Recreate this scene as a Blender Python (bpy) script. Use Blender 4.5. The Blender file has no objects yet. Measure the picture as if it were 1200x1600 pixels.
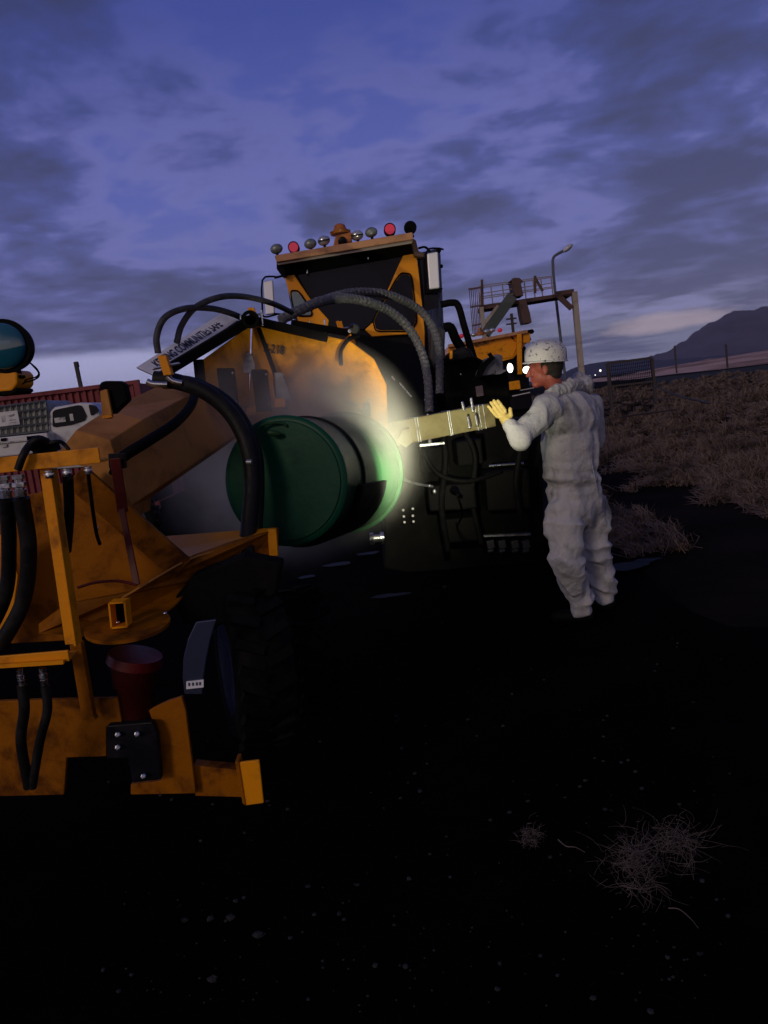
import bpy, bmesh, math, random
from mathutils import Vector, Matrix, noise as mnoise
random.seed(7)
S = bpy.context.scene
COL = S.collection
R = math.radians
V = Vector

# ------------------------------------------------------------------ camera
CAM_H = 1.65; PITCH = 8.3; ROLL = 7.1; FPX = 1164.0
cd = bpy.data.cameras.new('camera'); cam = bpy.data.objects.new('camera', cd); COL.objects.link(cam)
cd.sensor_fit = 'VERTICAL'; cd.sensor_height = 24.0; cd.lens = 24.0 * FPX / 1600.0
cd.clip_start = 0.05; cd.clip_end = 20000
CM = Matrix.Translation((0, 0, CAM_H)) @ Matrix.Rotation(R(90 - PITCH), 4, 'X') @ Matrix.Rotation(R(-ROLL), 4, 'Z')
cam.matrix_world = CM
S.camera = cam
CR = CM.to_3x3()

def D(px, py):
    """direction of a photograph pixel (1200 x 1600)"""
    return (CR @ V(((px - 600) / FPX, (800 - py) / FPX, -1))).normalized()

def P(px, py, d):
    """world point d metres ahead of the camera that a pixel sees"""
    v = D(px, py)
    return V((0, 0, CAM_H)) + v * (d / v.y)

def G(px, py):
    v = D(px, py); return V((0, 0, CAM_H)) + v * (-CAM_H / v.z)

def M(px, d):  # pixels to metres at a distance
    return px * d / FPX

# ------------------------------------------------------------------ world
W = bpy.data.worlds.new('World'); S.world = W; W.use_nodes = True
nt = W.node_tree; nt.nodes.clear()
def nd(t, kind, **kw):
    n = t.nodes.new(kind)
    for k, v in kw.items(): setattr(n, k, v)
    return n
def lk(t, a, b): t.links.new(a, b)
def mth(t, op, a, b=None, c=None, clamp=False):
    n = t.nodes.new('ShaderNodeMath'); n.operation = op; n.use_clamp = clamp
    for i, x in enumerate((a, b, c)):
        if x is None: continue
        if isinstance(x, (int, float)): n.inputs[i].default_value = x
        else: t.links.new(x, n.inputs[i])
    return n.outputs[0]
def mixc(t, f, a, b, mode='MIX'):
    n = t.nodes.new('ShaderNodeMix'); n.data_type = 'RGBA'; n.blend_type = mode; n.clamp_factor = True
    for s, x in ((n.inputs[0], f), (n.inputs[6], a), (n.inputs[7], b)):
        if isinstance(x, (int, float)): s.default_value = x
        elif isinstance(x, tuple): s.default_value = (*x[:3], 1)
        else: t.links.new(x, s)
    return n.outputs[2]
def ramp(t, f, stops, interp='LINEAR'):
    n = t.nodes.new('ShaderNodeValToRGB'); cr = n.color_ramp; cr.interpolation = interp
    while len(cr.elements) < len(stops): cr.elements.new(0.5)
    for e, (p, c) in zip(cr.elements, stops):
        e.position = p; e.color = (*c, 1) if isinstance(c, tuple) else (c, c, c, 1)
    t.links.new(f, n.inputs[0]); return n.outputs[0]
def sstep(t, x, a, b):
    n = t.nodes.new('ShaderNodeMapRange'); n.interpolation_type = 'SMOOTHSTEP'
    t.links.new(x, n.inputs[0]); n.inputs[1].default_value = a; n.inputs[2].default_value = b
    n.inputs[3].default_value = 0; n.inputs[4].default_value = 1
    return n.outputs[0]
def noisef(t, vec, scale, detail=5, rough=.55, dist=0):
    n = t.nodes.new('ShaderNodeTexNoise'); n.inputs['Scale'].default_value = scale
    n.inputs['Detail'].default_value = detail; n.inputs['Roughness'].default_value = rough
    n.inputs['Distortion'].default_value = dist
    if vec is not None: t.links.new(vec, n.inputs['Vector'])
    return n.outputs['Fac']
def xyz(t, x, y, z):
    n = t.nodes.new('ShaderNodeCombineXYZ')
    for i, q in enumerate((x, y, z)):
        if isinstance(q, (int, float)): n.inputs[i].default_value = q
        else: t.links.new(q, n.inputs[i])
    return n.outputs[0]

tc = nd(nt, 'ShaderNodeTexCoord'); sp = nd(nt, 'ShaderNodeSeparateXYZ'); lk(nt, tc.outputs['Generated'], sp.inputs[0])
X, Y, Z = sp.outputs
zc = mth(nt, 'MAXIMUM', Z, 0.0)
az = mth(nt, 'ARCTAN2', X, Y)
base = ramp(nt, zc, [(0, (.30, .31, .52)), (.06, (.30, .30, .52)), (.13, (.125, .135, .36)), (.26, (.088, .108, .37)), (.44, (.042, .060, .27)), (.75, (.04, .05, .20))])
den = mth(nt, 'ADD', zc, 0.13)
pl = xyz(nt, mth(nt, 'DIVIDE', X, den), mth(nt, 'DIVIDE', Y, den), 0.3)
n1 = noisef(nt, pl, 1.9, 7, .55, .25)
n2 = noisef(nt, pl, 4.6, 6, .6, .3)
cm = mth(nt, 'ADD', mth(nt, 'MULTIPLY', n1, .75), mth(nt, 'MULTIPLY', n2, .25))
# thicker lower down, and to both sides
thick = mth(nt, 'MULTIPLY', mth(nt, 'SUBTRACT', .40, zc), .28)
sides = mth(nt, 'MULTIPLY', mth(nt, 'ABSOLUTE', mth(nt, 'ADD', az, .03)), .21)
cm2 = mth(nt, 'ADD', mth(nt, 'ADD', cm, thick), sides)
cmask = sstep(nt, cm2, .50, .74)
ccol = ramp(nt, zc, [(0, (.11, .11, .22)), (.10, (.064, .066, .16)), (.2, (.048, .051, .125)), (.45, (.030, .036, .10))])
sky = mixc(nt, mth(nt, 'MULTIPLY', cmask, .95), base, ccol)
# paler fringe where the cloud thins
fr = mth(nt, 'MULTIPLY', sstep(nt, cm2, .45, .52), mth(nt, 'SUBTRACT', 1.0, sstep(nt, cm2, .54, .62)))
fr = mth(nt, 'MULTIPLY', fr, mth(nt, 'SUBTRACT', 1.0, sstep(nt, zc, .28, .5)))
sky = mixc(nt, mth(nt, 'MULTIPLY', fr, .35), sky, (.19, .18, .40))
# cloud deck with a clean lower edge over the bright slot at the horizon
wob = noisef(nt, xyz(nt, mth(nt, 'MULTIPLY', az, 2.2), mth(nt, 'MULTIPLY', Z, 5), 1.7), 2.2, 5, .55)
ez = mth(nt, 'ADD', zc, mth(nt, 'MULTIPLY', mth(nt, 'SUBTRACT', wob, .5), .035))
ez = mth(nt, 'ADD', ez, mth(nt, 'MULTIPLY', az, .060))
slot = mth(nt, 'SUBTRACT', 1.0, sstep(nt, ez, .074, .090))
streak = noisef(nt, xyz(nt, mth(nt, 'MULTIPLY', az, 2.0), mth(nt, 'MULTIPLY', Z, 26), 0.4), 1.6, 5, .6, .35)
smask = sstep(nt, streak, .45, .62)
right = sstep(nt, az, -.02, .22)
slotlit = mixc(nt, right, (.40, .40, .66), (.19, .20, .33))
slotdark = mixc(nt, right, (.33, .33, .58), (.060, .068, .165))
slotc = mixc(nt, mth(nt, 'MULTIPLY', smask, mth(nt, 'ADD', .25, mth(nt, 'MULTIPLY', right, .75))), slotlit, slotdark)
sky = mixc(nt, slot, sky, slotc)
# small sunlit cumulus low on the right
pd = D(1045, 500); paz = math.atan2(pd.x, pd.y); pz = pd.z
dx = mth(nt, 'DIVIDE', mth(nt, 'SUBTRACT', az, paz), .10); dz = mth(nt, 'DIVIDE', mth(nt, 'SUBTRACT', Z, pz - .002), .017)
rr = mth(nt, 'ADD', mth(nt, 'MULTIPLY', dx, dx), mth(nt, 'MULTIPLY', dz, dz))
puff = noisef(nt, xyz(nt, mth(nt, 'MULTIPLY', az, 26), mth(nt, 'MULTIPLY', Z, 60), 2.2), 1.0, 6, .6)
pm = mth(nt, 'MULTIPLY', sstep(nt, mth(nt, 'SUBTRACT', 1.35, mth(nt, 'ADD', rr, mth(nt, 'MULTIPLY', puff, 1.0))), .05, .8), .8)
sky = mixc(nt, pm, sky, (.50, .40, .46))
# warm afterglow low behind the photographer
back = mth(nt, 'MULTIPLY', sstep(nt, mth(nt, 'MULTIPLY', Y, -1.0), .15, .95), mth(nt, 'SUBTRACT', 1.0, sstep(nt, zc, .05, .55)))
sky = mixc(nt, back, sky, (.34, .26, .26))
# grey below the horizon
sky = mixc(nt, sstep(nt, mth(nt, 'MULTIPLY', Z, -1.0), .0, .02), sky, (.02, .02, .03))
SUN_EL, SUN_AZ = 24.0, 212.0       # degrees; azimuth clockwise from +Y (behind, to the left)
nish = nd(nt, 'ShaderNodeTexSky', sky_type='NISHITA'); nish.sun_disc = False
nish.sun_elevation = R(SUN_EL); nish.sun_rotation = R(SUN_AZ)
bg1 = nd(nt, 'ShaderNodeBackground'); lk(nt, sky, bg1.inputs[0]); bg1.inputs[1].default_value = 1.12
bg2 = nd(nt, 'ShaderNodeBackground'); lk(nt, nish.outputs[0], bg2.inputs[0]); bg2.inputs[1].default_value = 0.004
ad = nd(nt, 'ShaderNodeAddShader'); lk(nt, bg1.outputs[0], ad.inputs[0]); lk(nt, bg2.outputs[0], ad.inputs[1])
wo = nd(nt, 'ShaderNodeOutputWorld'); lk(nt, ad.outputs[0], wo.inputs[0])

sl = bpy.data.lights.new('sun', 'SUN'); sl.energy = 0.6; sl.angle = R(14); sl.color = (1, .78, .60)
so = bpy.data.objects.new('sun', sl); COL.objects.link(so)
sd = V((math.sin(R(SUN_AZ)) * math.cos(R(SUN_EL)), math.cos(R(SUN_AZ)) * math.cos(R(SUN_EL)), math.sin(R(SUN_EL))))
so.rotation_euler = sd.to_track_quat('Z', 'Y').to_euler()

S.view_settings.view_transform = 'Standard'; S.view_settings.look = 'None'
S.view_settings.exposure = 0.0; S.view_settings.gamma = 1.0; S.view_settings.use_curve_mapping = False
try:
    S.cycles.volume_bounces = 1; S.cycles.use_denoising = True; S.cycles.sample_clamp_indirect = 3
except Exception: pass

# ------------------------------------------------------------------ materials
def mat(name, col, rough=.5, metal=0.0, col2=None, mixat=(.45, .7), scale=6, bump=0.0, bscale=60, spec=.5, coat=0, emit=None, estr=0, alpha=1):
    m = bpy.data.materials.new(name); m.use_nodes = True; t = m.node_tree
    b = t.nodes['Principled BSDF']
    b.inputs['Roughness'].default_value = rough; b.inputs['Metallic'].default_value = metal
    b.inputs['Specular IOR Level'].default_value = spec; b.inputs['Coat Weight'].default_value = coat
    b.inputs['Base Color'].default_value = (*col, 1)
    tcn = nd(t, 'ShaderNodeTexCoord')
    if col2:
        f = noisef(t, tcn.outputs['Object'], scale, 8, .62, .3)
        f2 = sstep(t, f, *mixat)
        c = mixc(t, f2, col, col2); lk(t, c, b.inputs['Base Color'])
        r2 = mth(t, 'ADD', mth(t, 'MULTIPLY', f2, .22), rough, clamp=True); lk(t, r2, b.inputs['Roughness'])
    if bump:
        f = noisef(t, tcn.outputs['Object'], bscale, 6, .6)
        bp = nd(t, 'ShaderNodeBump'); bp.inputs['Strength'].default_value = bump; bp.inputs['Distance'].default_value = .02
        lk(t, f, bp.inputs['Height']); lk(t, bp.outputs[0], b.inputs['Normal'])
    if emit:
        b.inputs['Emission Color'].default_value = (*emit, 1); b.inputs['Emission Strength'].default_value = estr
    if alpha < 1: b.inputs['Alpha'].default_value = alpha
    return m

mORANGE = mat('orange_paint', (.86, .32, .004), .42, spec=.25, col2=(.36, .12, .006), mixat=(.52, .72), scale=7, bump=.12, bscale=35)
mORANGE2 = mat('shaded_worn_orange', (.32, .105, .002), .55, spec=.12, col2=(.06, .016, .002), mixat=(.45, .70), scale=6, bump=.2, bscale=30)  # darker orange with recess shade put into its colour, plus worn blotches
mYELLOW = mat('housing_paint', (.72, .29, .004), .5, spec=.15, col2=(.25, .10, .006), mixat=(.42, .68), scale=4.5, bump=.25, bscale=50)
mCABP = mat('cab_paint', (.80, .30, .008), .38, spec=.25, col2=(.42, .15, .008), mixat=(.55, .75), scale=3, bump=.08)
mTAN = mat('arm_paint', (.48, .21, .045), .55, spec=.2, col2=(.17, .068, .024), mixat=(.45, .72), scale=3.5, bump=.15, bscale=20)
mROOF = mat('weathered_roof_paint', (.55, .27, .13), .5, col2=(.30, .14, .07), scale=5)
mBLACK = mat('black_steel', (.003, .003, .0035), .7, col2=(.008, .007, .007), scale=8, bump=.15, spec=.08)
mBLACK2 = mat('black_gloss_steel', (.004, .004, .007), .4, col2=(.010, .010, .014), scale=8, bump=.1, spec=.15)
mRUBBER = mat('rubber', (.0025, .0025, .003), .65, col2=(.006, .006, .0065), scale=14, bump=.2, spec=.08)
mHOSEB = mat('black_hose_rubber', (.006, .006, .007), .5, col2=(.014, .014, .016), scale=18, bump=.1, spec=.25)
mHOSE = mat('hose_rubber', (.030, .030, .036), .45, col2=(.07, .07, .08), scale=18, bump=.2, bscale=120, spec=.4)
mHOSE2 = mat('wrapped_hose', (.09, .09, .10), .55, col2=(.26, .26, .28), scale=60, bump=.5, bscale=140)
mCHROME = mat('bright_steel', (.70, .72, .76), .22, 1.0, col2=(.35, .35, .38), scale=30)
mBRIGHT = mat('bright_bolt', (.8, .8, .8), .35, .2)
mSTEEL = mat('dull_steel', (.32, .33, .36), .45, .8, col2=(.12, .12, .13), scale=12, bump=.1)
mGLASS = mat('dark_glass', (.002, .003, .010), .2, spec=.2)
mMIRR = mat('mirror_shell', (.92, .94, 1.0), .3, .3)  # near-white base puts the reflected sky into the colour
mTEALG = mat('pale_glass', (.16, .22, .26), .15)
mGREEN = mat('green_drum_paint', (.009, .052, .017), .42, col2=(.005, .028, .010), scale=3, bump=.08, bscale=18, spec=.25)
mGREEND = mat('lid_paint', (.001, .062, .032), .42, col2=(.001, .034, .018), scale=3, bump=.1, bscale=14, spec=.2)
mRED = mat('red_paint', (.085, .002, .003), .4, spec=.3, col2=(.12, .006, .008), scale=9)
mREDL = mat('red_lens', (.75, .03, .08), .25, coat=.5, emit=(.9, .05, .12), estr=.12)
mLAMPG = mat('grey_lamp_shell', (.22, .25, .25), .35, .3, col2=(.12, .13, .13), scale=20)
mLAMPS = mat('silver_lamp_shell', (.55, .57, .6), .25, .6)
mBEACON = mat('amber_beacon', (.42, .13, .015), .35, col2=(.15, .05, .01), scale=20)
mWHITE = mat('white_paint', (.62, .63, .66), .4, col2=(.42, .43, .46), scale=5)
mSIGNW = mat('sign_white', (.78, .80, .92), .5, col2=(.6, .62, .74), scale=8)
mINK = mat('sign_ink', (.03, .035, .08), .6)
mLETTER = mat('black_letter', (.03, .022, .015), .6)
mTANKG = mat('tote_plastic', (.30, .32, .30), .5, col2=(.20, .22, .20), scale=6)
mCAGE = mat('galvanised_cage', (.13, .14, .15), .4, .5)
mCONT = mat('red_container_paint', (.20, .020, .030), .6, col2=(.11, .018, .024), scale=2)
mSKIN = mat('skin', (.34, .085, .060), .5, col2=(.25, .05, .04), mixat=(.4, .7), scale=14, bump=.1, bscale=80)
mHAIR = mat('hair', (.02, .014, .012), .7, bump=.5, bscale=160)
mGLOVE = mat('glove', (.55, .42, .14), .6, bump=.2, bscale=60)
mCOVER = mat('white_coveralls', (.48, .485, .52), .8, spec=.1, col2=(.11, .11, .115), mixat=(.50, .72), scale=3.6, bump=.6, bscale=22)
mHAT = mat('hard_hat_shell', (.62, .62, .62), .45, col2=(.06, .06, .06), mixat=(.56, .64), scale=42, bump=.2, bscale=70)
mCONC = mat('pale_metal', (.42, .36, .30), .6, col2=(.2, .16, .13), scale=1.2)
mRUST = mat('rusty_steel', (.10, .055, .045), .7, col2=(.05, .03, .03), scale=1.5)
mRAIL = mat('weathered_rail', (.30, .24, .22), .6)
mGREENM = mat('conveyor_metal', (.05, .07, .07), .6, col2=(.10, .11, .11), scale=1)
mWOOD = mat('pole_wood', (.05, .04, .04), .8)
mHEAD = mat('lit_headlight', (1, 1, .9), .3, emit=(1, .97, .80), estr=4.0)
mTOWN = mat('town_light', (1, 1, .9), .3, emit=(1, .92, .85), estr=1.6)
mBEAMY = mat('dusty_beam_paint', (.17, .15, .075), .5, spec=.2, col2=(.085, .062, .028), mixat=(.35, .75), scale=5, bump=.12, bscale=40)
mTEAL = mat('teal_lens', (.01, .10, .16), .08, coat=1.0, spec=.8)
mSTRAW = mat('dry_straw', (.19, .14, .12), .9, col2=(.06, .044, .04), scale=.8, spec=.05)
mWEED = mat('dead_weed', (.13, .105, .10), .85, col2=(.06, .048, .048), scale=20, spec=.05)
mSTONE = mat('stone', (.028, .028, .032), .8, col2=(.006, .006, .007), scale=30, bump=.4, spec=.2)
mRIM = mat('painted_rim', (.045, .055, .11), .22, .3, col2=(.025, .03, .06), scale=6)

# ------------------------------------------------------------------ mesh builder
class MB:
    def __init__(s): s.v = []; s.f = []
    def add(s, vs, fs):
        o = len(s.v); s.v += [V(p) for p in vs]; s.f += [tuple(i + o for i in f) for f in fs]; return s
    def prism(s, pts, vec):
        n = len(pts); vec = V(vec)
        a = [V(p) for p in pts]; b = [p + vec for p in a]
        fs = [tuple(range(n)), tuple(range(2 * n - 1, n - 1, -1))]
        fs += [(i, i + n, (i + 1) % n + n, (i + 1) % n) for i in range(n)]
        return s.add(a + b, fs)
    def box(s, c, size, rot=None):
        c = V(c); m = rot or Matrix.Identity(3); h = [q / 2 for q in size]
        vs = [c + m @ V((x * h[0], y * h[1], z * h[2])) for x in (-1, 1) for y in (-1, 1) for z in (-1, 1)]
        return s.add(vs, [(0, 1, 3, 2), (4, 6, 7, 5), (0, 4, 5, 1), (2, 3, 7, 6), (0, 2, 6, 4), (1, 5, 7, 3)])
    def beam(s, p0, p1, w, h, up=(0, 0, 1)):
        p0, p1 = V(p0), V(p1); d = (p1 - p0); L = d.length; d.normalize()
        sd_ = d.cross(V(up)).normalized(); u = sd_.cross(d)
        m = Matrix((sd_, d, u)).transposed()
        return s.box((p0 + p1) / 2, (w, L, h), m)
    def tube(s, pts, r, seg=10, n=8, ribs=0, closed=False, rend=None):
        pts = [V(p) for p in pts]
        q = catmull(pts, n) if len(pts) > 2 and n > 1 else pts
        if ribs: q = resample(q, ribs)
        up = V((0.13, .3, 1)).normalized(); rings = []
        N = len(q)
        for i, p in enumerate(q):
            t = (q[min(i + 1, N - 1)] - q[max(i - 1, 0)])
            if t.length < 1e-9: t = V((0, 0, 1))
            t.normalize(); a = t.cross(up)
            if a.length < .05: a = t.cross(V((1, 0, 0)))
            a.normalize(); up = a.cross(t).normalized(); b = up
            k = i / max(1, N - 1)
            rad = r if rend is None else r + (rend - r) * k
            if ribs: rad *= 1 + (.11 if i % 2 else -.03) + random.uniform(-.03, .03)
            rings.append([p + a * rad * math.cos(j * 2 * math.pi / seg) + b * rad * math.sin(j * 2 * math.pi / seg) for j in range(seg)])
        vs = [x for rg in rings for x in rg]; fs = []
        for i in range(N - 1):
            for j in range(seg):
                fs.append((i * seg + j, i * seg + (j + 1) % seg, (i + 1) * seg + (j + 1) % seg, (i + 1) * seg + j))
        fs.append(tuple(range(seg - 1, -1, -1))); fs.append(tuple((N - 1) * seg + j for j in range(seg)))
        return s.add(vs, fs)
    def lathe(s, p0, p1, prof, seg=32, close=True, open_ends=False):
        """prof = [(t, radius)]: t in 0..1 along p0 -> p1"""
        p0, p1 = V(p0), V(p1); ax = (p1 - p0); d = ax.normalized()
        a = d.cross(V((0, 0, 1)));
        if a.length < .1: a = d.cross(V((1, 0, 0)))
        a.normalize(); b = a.cross(d); vs = []; fs = []
        for t, r in prof:
            for j in range(seg):
                th = 2 * math.pi * j / seg
                vs.append(p0 + ax * t + (a * math.cos(th) + b * math.sin(th)) * max(r, 1e-4))
        for i in range(len(prof) - 1):
            for j in range(seg):
                fs.append((i * seg + j, i * seg + (j + 1) % seg, (i + 1) * seg + (j + 1) % seg, (i + 1) * seg + j))
        if not open_ends:
            fs.append(tuple(range(seg - 1, -1, -1))); fs.append(tuple((len(prof) - 1) * seg + j for j in range(seg)))
        return s.add(vs, fs)
    def ell(s, c, r, rot=None, seg=20, rings=12, jit=0):
        c = V(c); m = rot or Matrix.Identity(3); vs = [c + m @ V((0, 0, r[2]))]; fs = []
        for i in range(1, rings):
            ph = math.pi * i / rings
            for j in range(seg):
                th = 2 * math.pi * j / seg
                p = V((r[0] * math.sin(ph) * math.cos(th), r[1] * math.sin(ph) * math.sin(th), r[2] * math.cos(ph)))
                if jit: p *= 1 + jit * mnoise.noise(p * 3 / max(r) + c * 9)
                vs.append(c + m @ p)
        vs.append(c - m @ V((0, 0, r[2]))); L = len(vs) - 1
        for j in range(seg): fs.append((0, 1 + j, 1 + (j + 1) % seg))
        for i in range(rings - 2):
            for j in range(seg):
                a = 1 + i * seg + j; b = 1 + i * seg + (j + 1) % seg
                fs.append((a, a + seg, b + seg, b))
        for j in range(seg): fs.append((L, 1 + (rings - 2) * seg + (j + 1) % seg, 1 + (rings - 2) * seg + j))
        return s.add(vs, fs)
    def cap(s, p0, p1, r0, r1, seg=16):
        """tapered capsule"""
        p0, p1 = V(p0), V(p1); L = max((p1 - p0).length, 1e-4); prof = []
        for i in range(6): a = math.pi / 2 * i / 5; prof.append((-math.cos(a) * r0 / L, r0 * math.sin(a)))
        for i in range(6): a = math.pi / 2 * i / 5; prof.append((1 + math.sin(a) * r1 / L, r1 * math.cos(a)))
        return s.lathe(p0, p1, prof, seg)
    def build(s, name, m, parent=None, smooth=False, bevel=0, mods=None):
        me = bpy.data.meshes.new(name)
        if parent is None:
            xs = [p.x for p in s.v]; ys = [p.y for p in s.v]; zs = [p.z for p in s.v]
            org = V(((min(xs) + max(xs)) / 2, (min(ys) + max(ys)) / 2, min(zs)))
        else: org = worldloc(parent)
        me.from_pydata([p - org for p in s.v], [], s.f); me.update()
        bm = bmesh.new(); bm.from_mesh(me); bmesh.ops.recalc_face_normals(bm, faces=bm.faces)
        bm.to_mesh(me); bm.free()
        ob = bpy.data.objects.new(name, me); COL.objects.link(ob); me.materials.append(m)
        if parent is None: ob.location = org
        else: ob.parent = parent
        if smooth:
            for p in me.polygons: p.use_smooth = True
            try: me.set_sharp_from_angle(angle=R(42))
            except Exception: pass
        if bevel:
            bv = ob.modifiers.new('bevel', 'BEVEL'); bv.width = bevel; bv.segments = 2; bv.limit_method = 'ANGLE'; bv.angle_limit = R(35)
        return ob

def worldloc(o):
    v = V((0, 0, 0))
    while o is not None: v += V(o.location); o = o.parent
    return v
def catmull(p, n):
    out = []; q = [p[0] * 2 - p[1]] + p + [p[-1] * 2 - p[-2]]
    for i in range(1, len(q) - 2):
        for k in range(n):
            t = k / n
            out.append(.5 * (2 * q[i] + (q[i + 1] - q[i - 1]) * t + (2 * q[i - 1] - 5 * q[i] + 4 * q[i + 1] - q[i + 2]) * t * t + (3 * q[i] - q[i - 1] - 3 * q[i + 1] + q[i + 2]) * t ** 3))
    out.append(p[-1]); return out
def resample(q, step):
    out = [q[0]]; acc = 0
    for a, b in zip(q, q[1:]):
        L = (b - a).length
        if L < 1e-9: continue
        pos = step - acc
        while pos <= L: out.append(a + (b - a) * (pos / L)); pos += step
        acc = (acc + L) % step if True else 0
    return out
def thing(name, loc, label, cat, group=None, kind=None):
    o = bpy.data.objects.new(name, None); COL.objects.link(o); o.location = loc; o.empty_display_size = .2
    return tag(o, label, cat, group, kind)
def tag(o, label=None, cat=None, group=None, kind=None):
    if label: o['label'] = label
    if cat: o['category'] = cat
    if group: o['group'] = group
    if kind: o['kind'] = kind
    return o
def pp(d, *pts): return [P(x, y, d) for x, y in pts]
def plate(pts, d, th=.012):       # plate facing the camera: outline at distance d, real thickness going back
    return MB().prism(pp(d, *pts), (0, th, 0))
def plate3(pts, th=.012, vec=None):
    q = [P(*p) for p in pts]
    return MB().prism(q, vec if vec else (0, th, 0))
def lettering(text, o, right, up, size, name, m, parent, ext=.001):
    cu = bpy.data.curves.new(name, 'FONT'); cu.body = text; cu.size = size; cu.extrude = ext; cu.align_x = 'LEFT'; cu.offset = .0022
    tmp = bpy.data.objects.new('t', cu); COL.objects.link(tmp)
    bpy.context.view_layer.update()
    me = bpy.data.meshes.new_from_object(tmp.evaluated_get(bpy.context.evaluated_depsgraph_get()))
    bpy.data.objects.remove(tmp)
    r = V(right).normalized(); n = r.cross(V(up)).normalized(); u = n.cross(r)
    mm = Matrix((r, u, n)).transposed(); off = worldloc(parent)
    wmax = max(v.co.x for v in me.vertices); sx = V(right).length / wmax; sy = V(up).length / size
    for v in me.vertices: v.co = V(o) + mm @ V((v.co.x * sx, v.co.y * sy, v.co.z)) - off
    me.materials.clear(); me.materials.append(m); me.name = name
    ob = bpy.data.objects.new(name, me); COL.objects.link(ob); ob.parent = parent
    return ob

# ------------------------------------------------------------------ ground
def ground_mat(name, c1, c2, rough=1, scale=3, spec=.02, bump=.5, bscale=12, c3=None):
    m = bpy.data.materials.new(name); m.use_nodes = True; t = m.node_tree; b = t.nodes['Principled BSDF']
    tcn = nd(t, 'ShaderNodeTexCoord'); f = noisef(t, tcn.outputs['Object'], scale, 9, .65)
    c = mixc(t, sstep(t, f, .40, .66), c1, c2)
    if c3:
        f3 = noisef(t, tcn.outputs['Object'], scale * 22, 4, .6); c = mixc(t, sstep(t, f3, .62, .74), c, c3)
    lk(t, c, b.inputs['Base Color']); b.inputs['Roughness'].default_value = rough; b.inputs['Specular IOR Level'].default_value = spec
    g = noisef(t, tcn.outputs['Object'], bscale, 8, .7); bp = nd(t, 'ShaderNodeBump'); bp.inputs['Strength'].default_value = bump; bp.inputs['Distance'].default_value = .03
    lk(t, g, bp.inputs['Height']); lk(t, bp.outputs[0], b.inputs['Normal'])
    return m
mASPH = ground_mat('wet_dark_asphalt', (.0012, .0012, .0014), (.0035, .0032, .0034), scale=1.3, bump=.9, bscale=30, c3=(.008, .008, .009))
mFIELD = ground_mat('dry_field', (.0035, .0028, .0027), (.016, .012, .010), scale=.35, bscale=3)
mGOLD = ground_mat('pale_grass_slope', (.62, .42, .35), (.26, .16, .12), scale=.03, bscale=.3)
mROAD = ground_mat('far_road', (.045, .052, .055), (.06, .065, .065), scale=.2, bump=.1)
mMOUNT = ground_mat('hazed_rock', (.10, .085, .135), (.07, .06, .10), scale=.004, bump=.6, bscale=.02)  # purple tint: distance haze put into the rock colour
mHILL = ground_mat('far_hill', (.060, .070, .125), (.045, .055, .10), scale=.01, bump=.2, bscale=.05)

def sheet(name, pts, z, m):
    o = MB().add([(x, y, z) for x, y in pts], [tuple(range(len(pts)))]).build(name, m); return tag(o, kind='structure')
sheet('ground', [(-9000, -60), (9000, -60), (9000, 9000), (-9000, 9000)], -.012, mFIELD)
# asphalt yard with a slightly uneven surface
mb = MB(); nx, ny = 90, 90
xs = [-26 + i * 26 / 45 * 1.0 for i in range(nx + 1)]
def yard_edge(y): return 1.9 + .05 * y + .25 * math.sin(y * .7) + .1 * math.sin(y * 2.3)
vs = []; 
for j in range(ny + 1):
    y = -3 + 39 * (j / ny) ** 1.6
    for i in range(nx + 1):
        e = yard_edge(y) if y > 4.4 else yard_edge(y) + (4.4 - y) * 3.0
        x = -30 + (e + 30) * (i / nx) ** .6
        vs.append((x, y, .010 * mnoise.noise(V((x * 1.3, y * 1.3, 0))) + .004 * mnoise.noise(V((x * 6, y * 6, 3))) + .008))
fs = [(j * (nx + 1) + i, j * (nx + 1) + i + 1, (j + 1) * (nx + 1) + i + 1, (j + 1) * (nx + 1) + i) for j in range(ny) for i in range(nx)]
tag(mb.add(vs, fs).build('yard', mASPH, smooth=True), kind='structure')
# puddles
mPUD = bpy.data.materials.new('puddle_water'); mPUD.use_nodes = True
t = mPUD.node_tree; b = t.nodes['Principled BSDF']; b.inputs['Base Color'].default_value = (.006, .006, .008, 1)
b.inputs['Roughness'].default_value = .5; b.inputs['Specular IOR Level'].default_value = .05
tcn = nd(t, 'ShaderNodeTexCoord'); g = noisef(t, tcn.outputs['Object'], 14, 5, .6); bp = nd(t, 'ShaderNodeBump'); bp.inputs['Strength'].default_value = .35; bp.inputs['Distance'].default_value = .02
lk(t, g, bp.inputs['Height']); lk(t, bp.outputs[0], b.inputs['Normal'])
def puddle(cx, cy, rx, ry, seed, z=.026):
    n = 40; pts = []
    for i in range(n):
        a = 2 * math.pi * i / n; k = 1 + .38 * mnoise.noise(V((math.cos(a) * 1.4, math.sin(a) * 1.4, seed))) + .15 * mnoise.noise(V((math.cos(a) * 5, math.sin(a) * 5, seed)))
        pts.append((cx + rx * k * math.cos(a), cy + ry * k * math.sin(a), z))
    return tag(MB().add(pts, [tuple(range(n))]).build('puddle', mPUD), kind='structure')
for i, (px, py, rx, ry) in enumerate([(530, 885, .16, .08), (575, 868, .14, .07), (480, 905, .10, .06), (610, 935, .16, .06), (975, 890, .22, .15), (1010, 880, .12, .07)]):
    g = G(px, py); puddle(g.x, g.y, rx, ry, i * 3.1, .026 + i * .0006)
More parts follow.
